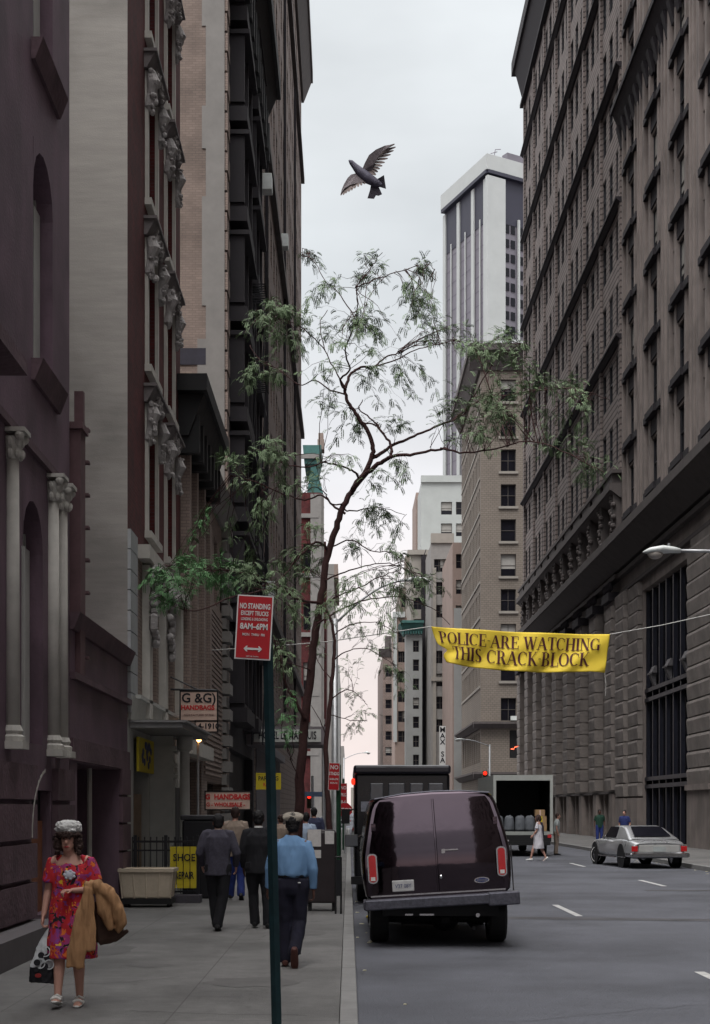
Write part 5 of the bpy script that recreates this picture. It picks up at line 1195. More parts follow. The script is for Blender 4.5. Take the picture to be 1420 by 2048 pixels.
# ================================================================ PAVEMENT OBJECTS, LEFT
# iron railing with shoe repair sign
YR = 27.2
r = empty('iron_railing', P(330, 1800, YR), label='black iron railing round the basement steps behind the beige cart', cat='railing'); r.location.z = .15
xa, xb = WLX+.05, P(398, 0, YR).x; za, zb2 = P(0, 1787, YR).z, P(0, 1681, YR).z
s = MB(); s.box(xa, xb, YR-.02, YR+.02, zb2-.04, zb2); s.box(xa, xb, YR-.015, YR+.015, zb2-.2, zb2-.17); s.box(xa, xb, YR-.02, YR+.02, za+.02, za+.05)
n = int((xb-xa)/.105)
for i in range(n+1): u = xa+i*(xb-xa)/n; s.box(u-.009, u+.009, YR-.009, YR+.009, za, zb2+.03); s.ball((u, YR, zb2+.045), (.014, .014, .03), 6, 4)
s.build('bars', M['blackiron'], r)
s = MB()
for u in (xa+.05, (xa+xb)/2, xb-.03): s.box(u-.03, u+.03, YR-.03, YR+.03, .15, zb2+.1)
s.build('post', M['blackiron'], r)
s = MB(); s.box(xa, xb+.05, YR-.25, YR+.1, .15, za-.02); s.build('kerb_base', mat('basement_kerb', (.06, .055, .065), .8, .2, 4), r)
q = empty('shoe_repair_sign', P(366, 1735, YR-.05), label='yellow shoe repair board with black lettering hung on the iron railing', cat='sign'); c = q.location
s = MB()
bx0, bx1, bz0, bz1 = P(340, 0, YR).x, P(394, 0, YR).x, P(0, 1776, YR).z, P(0, 1693, YR).z
for i in range(4): a = bx0+(bx1-bx0)*i/4; s.box(a+.008, a+(bx1-bx0)/4-.008, YR-.055, YR-.035, bz0, bz1)
s.build('panel', M['signyellow'], q)
text('SHOE', .185, M['inkb'], q, ((bx0+bx1)/2-c.x+.02, -.012, bz0+(bz1-bz0)*.73-c.z), sx=.9, bold=.003)
text('REPAIR', .185, M['inkb'], q, ((bx0+bx1)/2-c.x+.02, -.012, bz0+(bz1-bz0)*.3-c.z), sx=.62, bold=.003)
# beige cart
YB = 26.0; r = empty('cart', (P(297, 0, YB).x, YB, .15), label='beige canvas cart with ribbed sides on a black base beside the railing', cat='cart')
s = MB(); hw = 106/2*YB/FP; zt_ = P(0, 1737, YB).z-.15; zb_ = P(0, 1795, YB).z-.15
L0 = [(-hw*.9, -.28), (hw*.9, -.28), (hw*.9, .28), (-hw*.9, .28)]; L1 = [(-hw, -.33), (hw, -.33), (hw, .33), (-hw, .33)]
L2 = [(a*.97, b_*.97) for a, b_ in L1]
s.hexa([(a, b_, zb_) for a, b_ in L0] + [(a, b_, zt_) for a, b_ in L1]); o = s.build('tub', M['beige'], r, world=False, bevel=.03)
s = MB()
for i in range(5): u = -hw+2*hw*i/4; s.tube([(u*.9, -.285, zb_), (u, -.335, zt_-.03)], .012, 6)
s.box(-hw-.02, hw+.02, -.36, -.33, zt_-.05, zt_+.01); s.box(-hw-.02, hw+.02, .33, .36, zt_-.05, zt_+.01); s.box(-hw-.02, -hw, -.33, .33, zt_-.05, zt_+.01); s.box(hw, hw+.02, -.33, .33, zt_-.05, zt_+.01); s.build('rim', M['beige'], r, world=False)
s = MB(); s.box(-hw*.95, hw*.95, -.28, .28, .06, zb_); s.build('base', M['black'], r, world=False)
s = MB()
for x in (-hw*.8, hw*.8):
    for y in (-.2, .2): s.tube([(x-.02, y, .05), (x+.02, y, .05)], .05, 10); s.box(x-.02, x+.02, y-.02, y+.02, .05, zb_-.1)
s.build('castor', M['black'], r, world=False)
# dark bin lids / planter behind the men
r = empty('dark_bin', (P(402, 0, 28.6).x, 28.6, .15), label='large dark lidded bin behind the man in the grey jacket', cat='bin')
s = MB(); s.box(-.34, .34, -.3, .3, 0, P(0, 1640, 28.6).z-.15); s.build('bin_body', M['blackiron'], r, world=False, bevel=.04)
s = MB(); s.box(-.37, .37, -.33, .33, P(0, 1640, 28.6).z-.149, P(0, 1630, 28.6).z-.15); s.build('lid', mat('bin_lid', (.03, .03, .035), .5, .2, 4), r, world=False, bevel=.02)
# hanging signs
def board(name, label, px0, px1, py0, py1, Y, m, lines, edge='black', arm=None, cat='sign'):
    c = P((px0+px1)/2, (py0+py1)/2, Y); k = Y/FP; w_, h_ = (px1-px0)*k, (py1-py0)*k
    r = empty(name, c, label=label, cat=cat)
    s = MB(); s.box(-w_/2, w_/2, -.04, .04, -h_/2, h_/2); s.build('panel', M[m], r, world=False)
    s = MB(); t = .03
    for a in ((-w_/2-t, w_/2+t, h_/2, h_/2+t), (-w_/2-t, w_/2+t, -h_/2-t, -h_/2), (-w_/2-t, -w_/2, -h_/2, h_/2), (w_/2, w_/2+t, -h_/2, h_/2)): s.box(a[0], a[1], -.05, .05, a[2], a[3])
    s.build('edge', M[edge], r, world=False)
    for (t_, fx, fz, sz, sx, mm, bd) in lines: text(t_, sz*h_, M[mm], r, (fx*w_, -.045, fz*h_), sx=sx, bold=bd)
    if arm: s = MB(); s.tube([Vector((WLX, Y, c.z+h_/2+arm))-c, Vector((0, 0, h_/2+.04))], .018, 5); s.tube([Vector((WLX, Y, c.z+h_/2+.06))-c, Vector((w_/2, 0, h_/2+.04))], .025, 5); s.build('bracket', M['blackiron'], r, world=False)
    return r
board('hanging_sign', 'pink hanging sign for handbags in a black frame over the pavement', 362, 434, 1384, 1441, 33.4, 'signcream', [('G &G)', -.0, .27, .46, .98, 'inkb', .006), ('HANDBAGS', -.03, -.06, .22, 1.0, 'inkr', .006), ('MANUFACTURER OF FINE', 0, -.32, .10, .9, 'ink', .0)], arm=.35)
board('telephone_sign', 'small pink panel with a telephone number below the hanging handbag sign', 392, 434, 1443, 1463, 33.4, 'signcream', [('4-1910', .1, 0, .75, 1.0, 'inkb', .006)])
board('shop_sign', 'cream board with red handbags lettering above the heads of the walkers', 412, 500, 1584, 1618, 31, 'signcream', [('G  HANDBAGS', 0, .2, .42, .95, 'inkr', .007), ('G - WHOLESALE -', -.05, -.25, .32, .9, 'inkr', .004)])
board('parking_board', 'small yellow parking board behind the teal sign post', 514, 560, 1548, 1577, 44, 'signyellow', [('PARKING', 0, .18, .42, .8, 'inkb', .003), ('RATES', 0, -.25, .32, .8, 'inkr', .003)], edge='signyellow')
# globe lamp at the shop door
r = empty('door_lamp', P(396, 1475, 34), label='lit orange bulb lamp on a post below the handbag sign', cat='lamp')
s = MB(); s.ball((0, 0, .05), .10, 12, 8); s.build('glass_globe', mat('globe_glass', (.25, .25, .25), .15, 0, spec=.7), r, world=False, smooth=True)
s = MB(); s.ball((.03, -.08, -.05), .06, 10, 8); s.build('bulb', mat('bulb_orange', (1, .5, .2), .5, 0, emit=(1, .42, .12, 9)), r, world=False, smooth=True)
s = MB(); s.tube([(0, 0, -.05), (0, 0, .15-P(0, 1475, 34).z)], .03, 8); s.build('post', M['metal'], r, world=False)
# hotel marquee
YM = 57.9; k = YM/FP
r = empty('hotel_marquee', P(565, 1490, YM), label='grey hotel marquee with a lettered white fascia reaching out from the dark hotel', cat='marquee'); c = r.location
x0, x1 = WLX+.01, P(652, 0, YM).x; z0, z1 = P(0, 1489, YM).z, P(0, 1453, YM).z
s = MB(); s.box(x0, x1, YM, YM+3.6, z0, z1); s.build('canopy', mat('marquee_grey', (.17, .15, .16), .8, .2, 3), r)
s = MB(); s.box(P(508, 0, YM).x, P(642, 0, YM).x, YM-.06, YM-.001, P(0, 1484, YM).z, P(0, 1459, YM).z); s.build('fascia', mat('fascia_white', (.52, .53, .50), .6, .1, 3), r)
text('HOTEL LE MARQUIS', .43, M['inkb'], r, (P(575, 0, YM).x-c.x, -.075, P(0, 1471.5, YM).z-c.z), sx=.60, bold=.008)
s = MB(); s.tube([(x1-.1, YM+.2, .15), (x1-.1, YM+.2, z0)], .05, 6); s.tube([(x1-.1, YM+3.3, .15), (x1-.1, YM+3.3, z0)], .05, 6); s.build('post', M['metal'], r)
# black street box with papers
YN = 24.8
r = empty('relay_box', (P(645, 0, YN).x, YN, .15), label='black street box plastered with white papers beside the kerb', cat='street box')
hb = P(0, 1660, YN).z-.15
s = MB(); s.box(-.27, .24, 0, .45, .14, hb-.03); s.rings([(-.015, .225, hb-.05, .25, .22), (-.015, .225, hb, .22, .2)], 12); s.build('cabinet', mat('black_box', (.022, .016, .018), .5, .3, 5), r, world=False, bevel=.04)
s = MB()
for x in (-.22, .19): s.box(x-.03, x+.03, .05, .1, 0, .15); s.box(x-.03, x+.03, .35, .4, 0, .15)
s.build('leg', M['black'], r, world=False)
for (a, b, c_, d_) in ((615, 642, 1659, 1693), (650, 668, 1662, 1688), (620, 642, 1700, 1716)):
    s = MB(); s.box(P(a, 0, YN).x-r.location.x, P(b, 0, YN).x-r.location.x, -.012, -.004, P(0, d_, YN).z-.15, P(0, c_, YN).z-.15); s.build('paper', mat('poster_paper', (.52, .50, .49), .8, .12, 20), r, world=False)
r = empty('newspaper_box', (P(676, 0, 24.2).x, 24.2, .15), label='slim dark frame standing on the kerb next to the papered box', cat='stand')
s = MB()
for x in (-.04, .05): s.tube([(x, 0, 0), (x, 0, .95)], .016, 6)
s.tube([(-.04, 0, .95), (.05, 0, .95)], .016, 6); s.build('frame', M['black'], r, world=False)
s = MB(); s.box(-.035, .045, -.01, .01, .3, .9); s.build('panel', M['blackiron'], r, world=False)
# yellow scrap in the gutter
r = MB(); r.ball((.36, 25.0, .04), (.06, .07, .035), 10, 6); o = r.build('crumpled_wrapper', M['signyellow']); tag(o, 'crumpled yellow wrapper lying in the gutter by the kerb', 'litter')
# ================================================================ PEOPLE
def J(**k):                                  # joint positions of a 1.70 m figure, facing +y, x to its right
    d = dict(hipL=(-.09, 0, .90), hipR=(.09, 0, .90), knL=(-.10, .02, .49), knR=(.10, .02, .49), anL=(-.10, -.01, .09), anR=(.10, -.01, .09),
             shL=(-.175, 0, 1.39), shR=(.175, 0, 1.39), elL=(-.235, -.03, 1.11), elR=(.235, -.03, 1.11), wrL=(-.25, .05, .86), wrR=(.25, .05, .86),
             lean=0, head=(0, .015, 0), toeL=0, toeR=0, curl=.5, yaw=0)
    d.update(k); return d
def hand(s, wr, el, side, curl=.5, fwd=(0, 1, 0), k=1.0):
    w_ = Vector(wr); d = (w_-Vector(el)).normalized(); f = Vector(fwd); f = (f-d*d.dot(f)).normalized(); n = d.cross(f)
    pal = w_+d*.05*k; s.tube([w_-d*.01, w_+d*.02*k, w_+d*.055*k, w_+d*.09*k], [(.024*k, .018*k), (.036*k, .016*k), (.042*k, .016*k), (.038*k, .013*k)], 10, side=f)
    inw = n*(1 if n.x*side < 0 else -1)
    for i, (o, L) in enumerate(((.030, .068), (.010, .076), (-.010, .070), (-.028, .055))):
        a = w_+d*.085*k+f*o*k; c = curl*(1+.12*i)
        p1 = a+(d*math.cos(c*.5)+inw*math.sin(c*.5))*L*.5*k; p2 = p1+(d*math.cos(c*1.3)+inw*math.sin(c*1.3))*L*.35*k; p3 = p2+(d*math.cos(c*2)+inw*math.sin(c*2))*L*.25*k
        s.tube([a-d*.02*k, a, p1, p2, p3], [.009*k, .0095*k, .009*k, .008*k, .006*k], 7)
    a = w_+d*.035*k+f*.033*k; b = a+(d*.7+f*.7+inw*.25).normalized()*.035*k; c = b+(d+f*.2+inw*.35).normalized()*.032*k
    s.tube([a-f*.015*k, a, b, c], [.011*k, .0115*k, .010*k, .007*k], 7)
def body(j, s, sc=1, armr=1.0, legr=1.0, bare=True):
    g = lambda n: Vector(j[n]); ln = j['lean']
    def T(p): p = Vector(p); p.y += ln*max(0, p.z-.95); return p
    for sd in 'LR':
        h, kn, an = g('hip'+sd), g('kn'+sd), g('an'+sd)
        s.tube([h+Vector((0, 0, .05)), h, h.lerp(kn, .4), kn.lerp(h, .1), kn, kn.lerp(an, .3), kn.lerp(an, .6), an], [(.09*legr), .088*legr, .076*legr, .056*legr, .053*legr, .057*legr, .045*legr, .034*legr], 12)
        t = j['toe'+sd]; s.tube([an+Vector((0, -.04, -.03)), an+Vector((0, .02, -.04)), an+Vector((0, .12*math.cos(t), -.065-.12*math.sin(t))), an+Vector((0, .17*math.cos(t), -.072-.17*math.sin(t)))], [(.03, .035), (.038, .036), (.042, .02), (.03, .014)], 10, side=(1, 0, 0))
        a, e, w_ = T(g('sh'+sd)), T(g('el'+sd)), T(g('wr'+sd)); sd_ = -1 if sd == 'L' else 1
        s.tube([a+Vector((-sd_*.04, 0, .01)), a, a.lerp(e, .5), e, e.lerp(w_, .3), w_], [.05*armr, .052*armr, .044*armr, .036*armr, .037*armr, .025*armr], 10)
        hand(s, w_, e, sd_, j['curl'], j.get('fwd'+sd, (0, 1, 0)))
    s.tube([T((0, 0, .84)), T((0, 0, .93)), T((0, .01, 1.06)), T((0, 0, 1.22)), T((0, 0, 1.34)), T((0, -.005, 1.41)), T((0, -.01, 1.45))], [(.13, .09), (.155, .105), (.13, .09), (.155, .105), (.16, .095), (.10, .065), (.055, .05)], 16, side=(1, 0, 0))
    hc = T((0, 0, 1.47))+g('head')
    s.tube([T((0, -.01, 1.40)), hc+Vector((0, -.01, 0)), hc+Vector((0, .0, .05))], [.056, .052, .055], 12)
    c = hc+Vector((0, .01, .115))
    s.ball(c+Vector((0, -.005, .02)), (.074, .093, .098), 18, 14); s.tube([c+Vector((0, .02, -.02)), c+Vector((0, .035, -.07)), c+Vector((0, .045, -.108))], [(.062, .062), (.052, .05), (.028, .028)], 12, side=(1, 0, 0))
    s.tube([c+Vector((0, .085, .02)), c+Vector((0, .105, -.02)), c+Vector((0, .098, -.034))], [.010, .017, .012], 8); s.ball(c+Vector((0, .078, -.062)), (.026, .018, .010), 8, 6)
    for sx in (-1, 1): s.ball(c+Vector((sx*.076, -.005, -.01)), (.010, .020, .032), 8, 6)
    return c
def garment(pts_tubes, name, m, parent, voxel=.012, fold=.006, fs=6, st=(1, 1, .35), it=3):
    s = MB()
    for p, r_, side in pts_tubes: s.tube(p, r_, 14, side=side)
    return blob(s, name, m, parent, voxel, it, fold, fs, st)
def person(label, loc, rz, H, j, skin='skin', hair='hairb', hairstyle='short', top=None, trousers=None, shoes='black', vox=.009, extra=None, group=None):
    k = H/1.70; r = empty('person', loc, rz, label=label, cat='person', group=group); r.scale = (k, k, k)
    s = MB(); c = body(j, s); blob(s, 'body', M[skin], r, vox, 1)
    ln = j['lean']
    def T(p): p = Vector(p); p.y += ln*max(0, p.z-.95); return p
    g = lambda n: Vector(j[n])
    s = MB()
    if hairstyle == 'short': s.ball(c+Vector((0, -.016, .035)), (.083, .094, .098), 16, 12); s.ball(c+Vector((0, -.045, -.03)), (.070, .060, .06), 12, 8)
    elif hairstyle == 'long':
        s.ball(c+Vector((0, -.02, .03)), (.094, .100, .105), 16, 12)
        for sx in (-1, 1): s.tube([c+Vector((sx*.07, 0, .06)), c+Vector((sx*.092, .01, -.0)), c+Vector((sx*.098, .005, -.06)), c+Vector((sx*.08, -.01, -.10))], [.03, .045, .048, .03], 8)
        s.tube([c+Vector((0, -.07, .05)), c+Vector((0, -.09, -.04)), c+Vector((0, -.08, -.11))], [(.08, .04), (.09, .05), (.08, .03)], 10, side=(1, 0, 0))
    if hairstyle: 
        # keep the face clear
        blob(s, 'hair', M[hair], r, .011, 1, .010, 28, (1, 1, 1))
    if trousers:
        tt = []
        for sd in 'LR':
            h, kn, an = g('hip'+sd), g('kn'+sd), g('an'+sd); tt.append(([h+Vector((0, 0, .06)), h+Vector((0, 0, -.02)), h.lerp(kn, .45), kn, kn.lerp(an, .5), an+(an-kn).normalized()*-.01, an+Vector((0, .01, -.035))], [.102, .108, .094, .078, .074, .072, .074], None))
        tt.append(([Vector((0, 0, .80)), Vector((0, 0, .88)), T((0, 0, .97)), T((0, 0, 1.04))], [(.12, .10), (.178, .122), (.165, .115), (.155, .108)], (1, 0, 0)))
        garment(tt, 'trousers', M[trousers] if isinstance(trousers, str) else trousers, r, .012, .009, 7)
    if top:
        kind, m = top[:2]; tt = []
        if kind == 'jacket': rings_ = [(.80, .195, .135), (.92, .192, .135), (1.06, .180, .128), (1.22, .200, .140), (1.34, .200, .130), (1.41, .130, .095), (1.455, .080, .072)]; ar = [.045, .068, .066, .062, .054, .048]
        elif kind == 'shirt': rings_ = [(.99, .165, .118), (1.02, .185, .135), (1.10, .192, .138), (1.24, .195, .132), (1.34, .185, .12), (1.41, .125, .09), (1.46, .068, .066)]; ar = [.035, .058, .060, .060, .054, .038]
        elif kind == 'tee': rings_ = [(.84, .178, .130), (.95, .180, .130), (1.10, .180, .130), (1.24, .195, .130), (1.34, .195, .120), (1.41, .145, .09), (1.455, .070, .065)]; ar = [.035, .056, .06, .06, None, None]
        elif kind == 'dress': rings_ = [(.46, .250, .205), (.60, .238, .195), (.80, .215, .175), (.95, .205, .160), (1.10, .178, .142), (1.24, .190, .138), (1.33, .178, .105), (1.375, .125, .062)]; ar = [.030, .055, .070, .076, None, None]
        tt.append(([T((0, 0, z)) for z, a, b in rings_], [(a, b) for z, a, b in rings_], (1, 0, 0)))
        for sd in 'LR':
            a, e, w_ = T(g('sh'+sd)), T(g('el'+sd)), T(g('wr'+sd)); sg = -1 if sd == 'L' else 1; i0 = Vector((-sg*.085, 0, .035))
            pp = [a+i0, a, a.lerp(e, .35), a.lerp(e, .72), e.lerp(w_, .05), e.lerp(w_, .93)]; rr = ar[:4]+[ar[3] if ar[4] is None else ar[4], ar[5]]
            if ar[4] is None: pp, rr = pp[:4], rr[:4]
            elif kind == 'jacket': rr = [ar[0], ar[1], ar[2], ar[3], ar[4]+.006, ar[5]]
            tt.append((pp, rr, None))
        o = garment(tt, {'jacket': 'jacket', 'shirt': 'shirt', 'tee': 'shirt', 'dress': 'dress'}[kind], m if not isinstance(m, str) else M[m], r, .010, .010 if kind != 'dress' else .012, 6)
    if shoes:
        for sd in 'LR':
            an = g('an'+sd); t = j['toe'+sd]; u = Vector((0, math.cos(t), -math.sin(t))); v = Vector((0, math.sin(t), math.cos(t)))
            s = MB(); s.tube([an-u*.07-v*.045, an-u*.03-v*.042, an+u*.06-v*.050, an+u*.14-v*.060, an+u*.195-v*.066], [(.030, .036), (.042, .042), (.046, .036), (.047, .024), (.026, .014)], 12, side=(1, 0, 0))
            blob(s, 'shoe', M[shoes] if isinstance(shoes, str) else shoes, r, .009, 1)
    return r, c, T
def feet(px, py): Y = FP*(CZ-.15)/(py-VY); return Vector(((px-VX)*Y/FP, Y, .15))
greyjk = mat('grey_tweed', (.046, .043, .060), .95, .25, 30, .2, 200, objc=True)
blk = mat('black_suit', (.010, .010, .013), .9, .2, 8, objc=True)
navy = mat('navy_trousers', (.009, .009, .020), .9, .2, 8, objc=True)
tanj = mat('oatmeal_jacket', (.26, .205, .165), .9, .12, 10, objc=True)
jean = mat('blue_jeans', (.02, .035, .16), .9, .2, 8, objc=True)
chamb = mat('light_blue_shirt', (.125, .235, .40), .85, .10, 6, objc=True)
chino = mat('black_trousers', (.010, .010, .013), .9, .15, 8, objc=True)
# man in grey jacket
f = feet(436, 1862)
r, c, T = person('man walking away in a grey jacket and black trousers beside the railing', f, 0, 1.70, J(lean=.05, head=(0, .05, -.03), knL=(-.07, .10, .50), anL=(-.03, .10, .12), anR=(.0, -.06, .10), knR=(.07, -.0, .49), toeL=-.1, toeR=.25, elL=(-.265, -.04, 1.13), elR=(.265, -.04, 1.13), wrL=(-.24, .14, .93), wrR=(.25, .12, .92)), hair='hairk', top=('jacket', greyjk), trousers=chino)
s = MB(); s.tube([c+Vector((0, -.05, -.115)), c+Vector((0, -.05, -.09))], [(.06, .05), (.055, .045)], 12, side=(1, 0, 0)); s.build('collar', M['signcream'], r, world=False)
# man in oatmeal jacket and blue jeans further on
f = feet(470, 1800); person('man in an oatmeal jacket and bright blue jeans walking ahead of the grey jacket man', f, 0, 1.78, J(lean=.06, head=(0, .03, 0), knL=(-.06, .08, .50), anL=(-.10, .16, .10), anR=(.12, -.10, .12), toeR=.5), hair='hairb', top=('jacket', tanj), trousers=jean)
# man in black suit
f = feet(517, 1857)
r, c, T = person('man in a black suit walking between the grey jacket and the teal post', f, 0, 1.72, J(lean=.02, knR=(.12, .05, .49), anR=(.135, .02, .085), anL=(-.06, .10, .10), knL=(-.08, .10, .50), elL=(-.23, -.02, 1.11), wrL=(-.22, .08, .87)), skin='skind', hair='hairk', top=('jacket', blk), trousers=blk)
s = MB(); s.tube([c+Vector((0, -.04, -.125)), c+Vector((0, -.04, -.10))], [(.062, .055), (.058, .05)], 12, side=(1, 0, 0)); s.build('collar', M['signwhite'], r, world=False)
# man in blue shirt and flat cap
f = feet(583, 1934)
r, c, T = person('man in a light blue shirt and beige flat cap walking away beside the teal post', f, 0, 1.70, J(lean=.05, head=(.015, .03, -.01), hipL=(-.095, 0, .92), hipR=(.095, 0, .92), knL=(-.06, .06, .50), anL=(-.07, .05, .09), knR=(.09, .03, .50), anR=(.04, -.17, .19), toeR=1.15, shL=(-.175, 0, 1.36), shR=(.175, 0, 1.36), elL=(-.24, -.05, 1.10), wrL=(-.262, .02, .86), elR=(.238, -.06, 1.10), wrR=(.245, -.01, .85), curl=1.0), skin='skind', hair='hairk', top=('shirt', chamb), trousers=navy, shoes=mat('brown_shoe', (.07, .025, .02), .6, .2, 10))
for ch in list(r.children):
    pass
s = MB(); s.tube([c+Vector((0, -.075, .035)), c+Vector((0, -.06, .06)), c+Vector((0, .0, .095)), c+Vector((0, .09, .075)), c+Vector((0, .14, .03))], [(.06, .02), (.108, .05), (.122, .052), (.105, .035), (.06, .01)], 16, side=(1, 0, 0)); blob(s, 'flat_cap', mat('cap_tweed', (.24, .215, .18), .9, .2, 40, .2, 150), r, .010, 2, .006, 14, (1, 1, 1))
s = MB(); s.tube([(0, .0, 1.0), (0, .0, 1.035)], [(.172, .126), (.17, .124)], 20, side=(1, 0, 0)); s.build('belt', M['black'], r, world=False, smooth=True)
s = MB(); s.box(.075, .105, -.13, -.118, .935, .945); s.build('pocket_tag', M['signwhite'], r, world=False)
# two people seen past the cap
f = feet(612, 1762); f.x = P(612, 0, 33).x; f.y = 33
person('person in a pale blue top partly hidden by the papered box', f, 0, 1.66, J(lean=.04), hair='hairk', top=('shirt', mat('pale_blue_top', (.30, .37, .48), .85, .1, 6)), trousers=navy, vox=.014)
person('person with dark hair and navy jacket far up the left pavement', (P(628, 0, 38).x, 38, .15), 0, 1.78, J(), hair='hairk', top=('jacket', mat('navy_jacket', (.03, .035, .07), .9, .15, 6)), trousers=blk, vox=.016)
person('person in tan clothes glimpsed between the teal post and the flat cap', (P(562, 0, 36).x, 36, .15), R(30), 1.60, J(), hair='hairb', top=('jacket', tanj), trousers=navy, vox=.016)
# woman crossing
f = feet(1078, 1716); f = Vector((P(1077, 0, 53).x, 53, .0))
def dressmat(name, base, cols, sc=9):
    m = bpy.data.materials.new(name); m.use_nodes = True; n = m.node_tree.nodes; l = m.node_tree.links; b = n['Principled BSDF']; b.inputs['Roughness'].default_value = .9
    t = n.new('ShaderNodeTexCoord'); cur = None; prev = (*base, 1)
    for i, (c_, th, s_) in enumerate(cols):
        nz = n.new('ShaderNodeTexNoise'); nz.inputs['Scale'].default_value = s_; nz.inputs['Detail'].default_value = 2.5; nz.inputs['Distortion'].default_value = 1.2
        mp = n.new('ShaderNodeMapping'); mp.inputs['Location'].default_value = (i*7.3, i*3.1, i*11.7); l.new(t.outputs['Object'], mp.inputs[0]); l.new(mp.outputs[0], nz.inputs['Vector'])
        mr = n.new('ShaderNodeMapRange'); mr.inputs['From Min'].default_value = th; mr.inputs['From Max'].default_value = th+.02; l.new(nz.outputs['Fac'], mr.inputs['Value'])
        mx = n.new('ShaderNodeMix'); mx.data_type = 'RGBA'; l.new(mr.outputs[0], mx.inputs['Factor']); mx.inputs[7].default_value = (*c_, 1)
        if cur: l.new(cur, mx.inputs[6])
        else: mx.inputs[6].default_value = prev
        cur = mx.outputs[2]
    l.new(cur, b.inputs['Base Color']); return m
r, c, T = person('woman in a white dress and dark cardigan crossing the road by the white truck', f, R(70), 1.68, J(knL=(-.08, .16, .50), anL=(-.08, .27, .10), knR=(.08, -.08, .49), anR=(.08, -.26, .13), toeR=.6, elL=(-.22, .02, 1.12), wrL=(-.2, .16, .95)), hairstyle='long', top=('dress', mat('white_dress', (.50, .49, .53), .85, .06, 6)), shoes='signwhite', vox=.014)
s = MB(); s.tube([(.10, -.07, .78), (.11, -.08, 1.0), (.12, -.06, 1.25), (.10, -.03, 1.42)], [(.12, .10), (.13, .10), (.13, .12), (.09, .10)], 12, side=(1, 0, 0)); s.tube([T(J()['shR']), (.25, -.06, 1.11), (.25, .02, .9)], [.085, .075, .06], 10); blob(s, 'cardigan', mat('dark_cardigan', (.035, .03, .045), .9, .2, 6), r, .014, 2, .008, 6)
# pedestrians on the right pavement
YP = 62
person('person in a green shirt and blue trousers by the glass shop front', (P(1199, 0, 70).x, 70, .15), R(180), 1.72, J(), skin='skind', hair='hairk', top=('tee', mat('green_shirt', (.012, .045, .03), .9, .1, 6)), trousers=jean, vox=.02)
person('person in a bright blue shirt standing behind the silver car', (P(1249, 0, 62).x, 62, .15), R(150), 1.70, J(), hair='hairk', top=('tee', mat('royal_shirt', (.02, .03, .12), .9, .1, 6)), trousers=blk, vox=.02)
person('worker in a pale shirt standing at the right rear corner of the white truck', (P(1112, 0, 60).x, 60, 0), R(-90), 1.72, J(lean=.1, elL=(-.24, .02, 1.12), wrL=(-.22, .12, .9)), top=('tee', mat('pale_shirt', (.33, .36, .36), .9, .1, 6)), trousers=tanj, vox=.02)

# ---- woman in the red dress, facing the camera
f = feet(143, 2012)
dress = dressmat('floral_dress', (.40, .012, .022), [((.30, .03, .14), .52, 7), ((.20, .04, .22), .60, 9), ((.60, .13, .02), .60, 13), ((.70, .42, .02), .635, 11), ((.012, .01, .015), .60, 12), ((.42, .012, .02), .60, 6)])
jw = J(hipL=(-.09, 0, .90), knL=(-.075, .05, .49), knR=(.10, .06, .49), anL=(-.075, -.02, .09), anR=(.105, .12, .11), toeR=-.25,
       shL=(-.17, 0, 1.37), shR=(.17, 0, 1.37), elR=(.225, -.03, 1.10), wrR=(.255, .04, .86), elL=(-.24, .0, 1.10), wrL=(-.04, .17, 1.10), head=(.02, .03, -.02), lean=.02, curl=1.2)
r, c, T = person('woman in a red floral dress and white hat walking this way with shopping', f, R(180), 1.60, jw, hairstyle='long', top=('dress', dress), shoes=None, vox=.0065)
white = mat('white_leather', (.56, .56, .54), .6, .06, 12)
for sd in 'LR':
    an = Vector(jw['an'+sd]); t = jw['toe'+sd]; u = Vector((0, math.cos(t), -math.sin(t))); v = Vector((0, math.sin(t), math.cos(t)))
    s = MB(); s.tube([an-u*.075-v*.06, an-u*.03-v*.064, an+u*.06-v*.070, an+u*.14-v*.074, an+u*.18-v*.076], [(.034, .022), (.040, .020), (.043, .015), (.044, .012), (.028, .010)], 12, side=(1, 0, 0))
    s.tube([an-u*.07-v*.03, an-u*.05-v*.0], [(.036, .02), (.032, .012)], 10, side=(1, 0, 0)); s.tube([an+Vector((-.048, .0, -.045))+u*.09, an+u*.09-v*.022, an+Vector((.048, 0, -.045))+u*.09], .016, 8); s.tube([an+Vector((-.045, .0, -.02))+u*.03, an+u*.045+v*.006, an+Vector((.045, 0, -.02))+u*.03], .013, 8)
    blob(s, 'shoe', white, r, .006, 1)
hatc = c+Vector((0, -.01, .085))
s = MB(); s.tube([hatc+Vector((0, 0, -.02)), hatc+Vector((0, .0, .0)), hatc+Vector((0, -.005, .050)), hatc+Vector((0, -.005, .088)), hatc+Vector((0, -.005, .104))], [(.090, .098), (.108, .112), (.122, .120), (.100, .100), (.04, .04)], 18, side=(1, 0, 0))
for i in range(6): a = i*1.05; s.ball(hatc+Vector((.10*math.cos(a), .10*math.sin(a), .02+.02*math.sin(i*2))), (.035, .03, .025), 8, 6)
blob(s, 'hat', mat('white_hat', (.50, .50, .49), .85, .10, 25, .3, 60), r, .007, 1, .013, 14, (1, 1, 1.6))
s = MB()                                     # fringe and side curls
for i in range(22): a = R(200+i*7.2); s.ball(c+Vector((.088*math.cos(a)*1.0, .03-.085*math.sin(a)*.9, .055+.012*math.sin(i*3))), .020, 8, 6)
for sx in (-1, 1):
    for i in range(26): s.ball(c+Vector((sx*(.088+.026*random.random()), random.uniform(-.03, .045), .06-.0075*i)), random.uniform(.014, .024), 7, 5)
blob(s, 'curls', M['hairb'], r, .007, 1, .011, 36, (1, 1, 1))
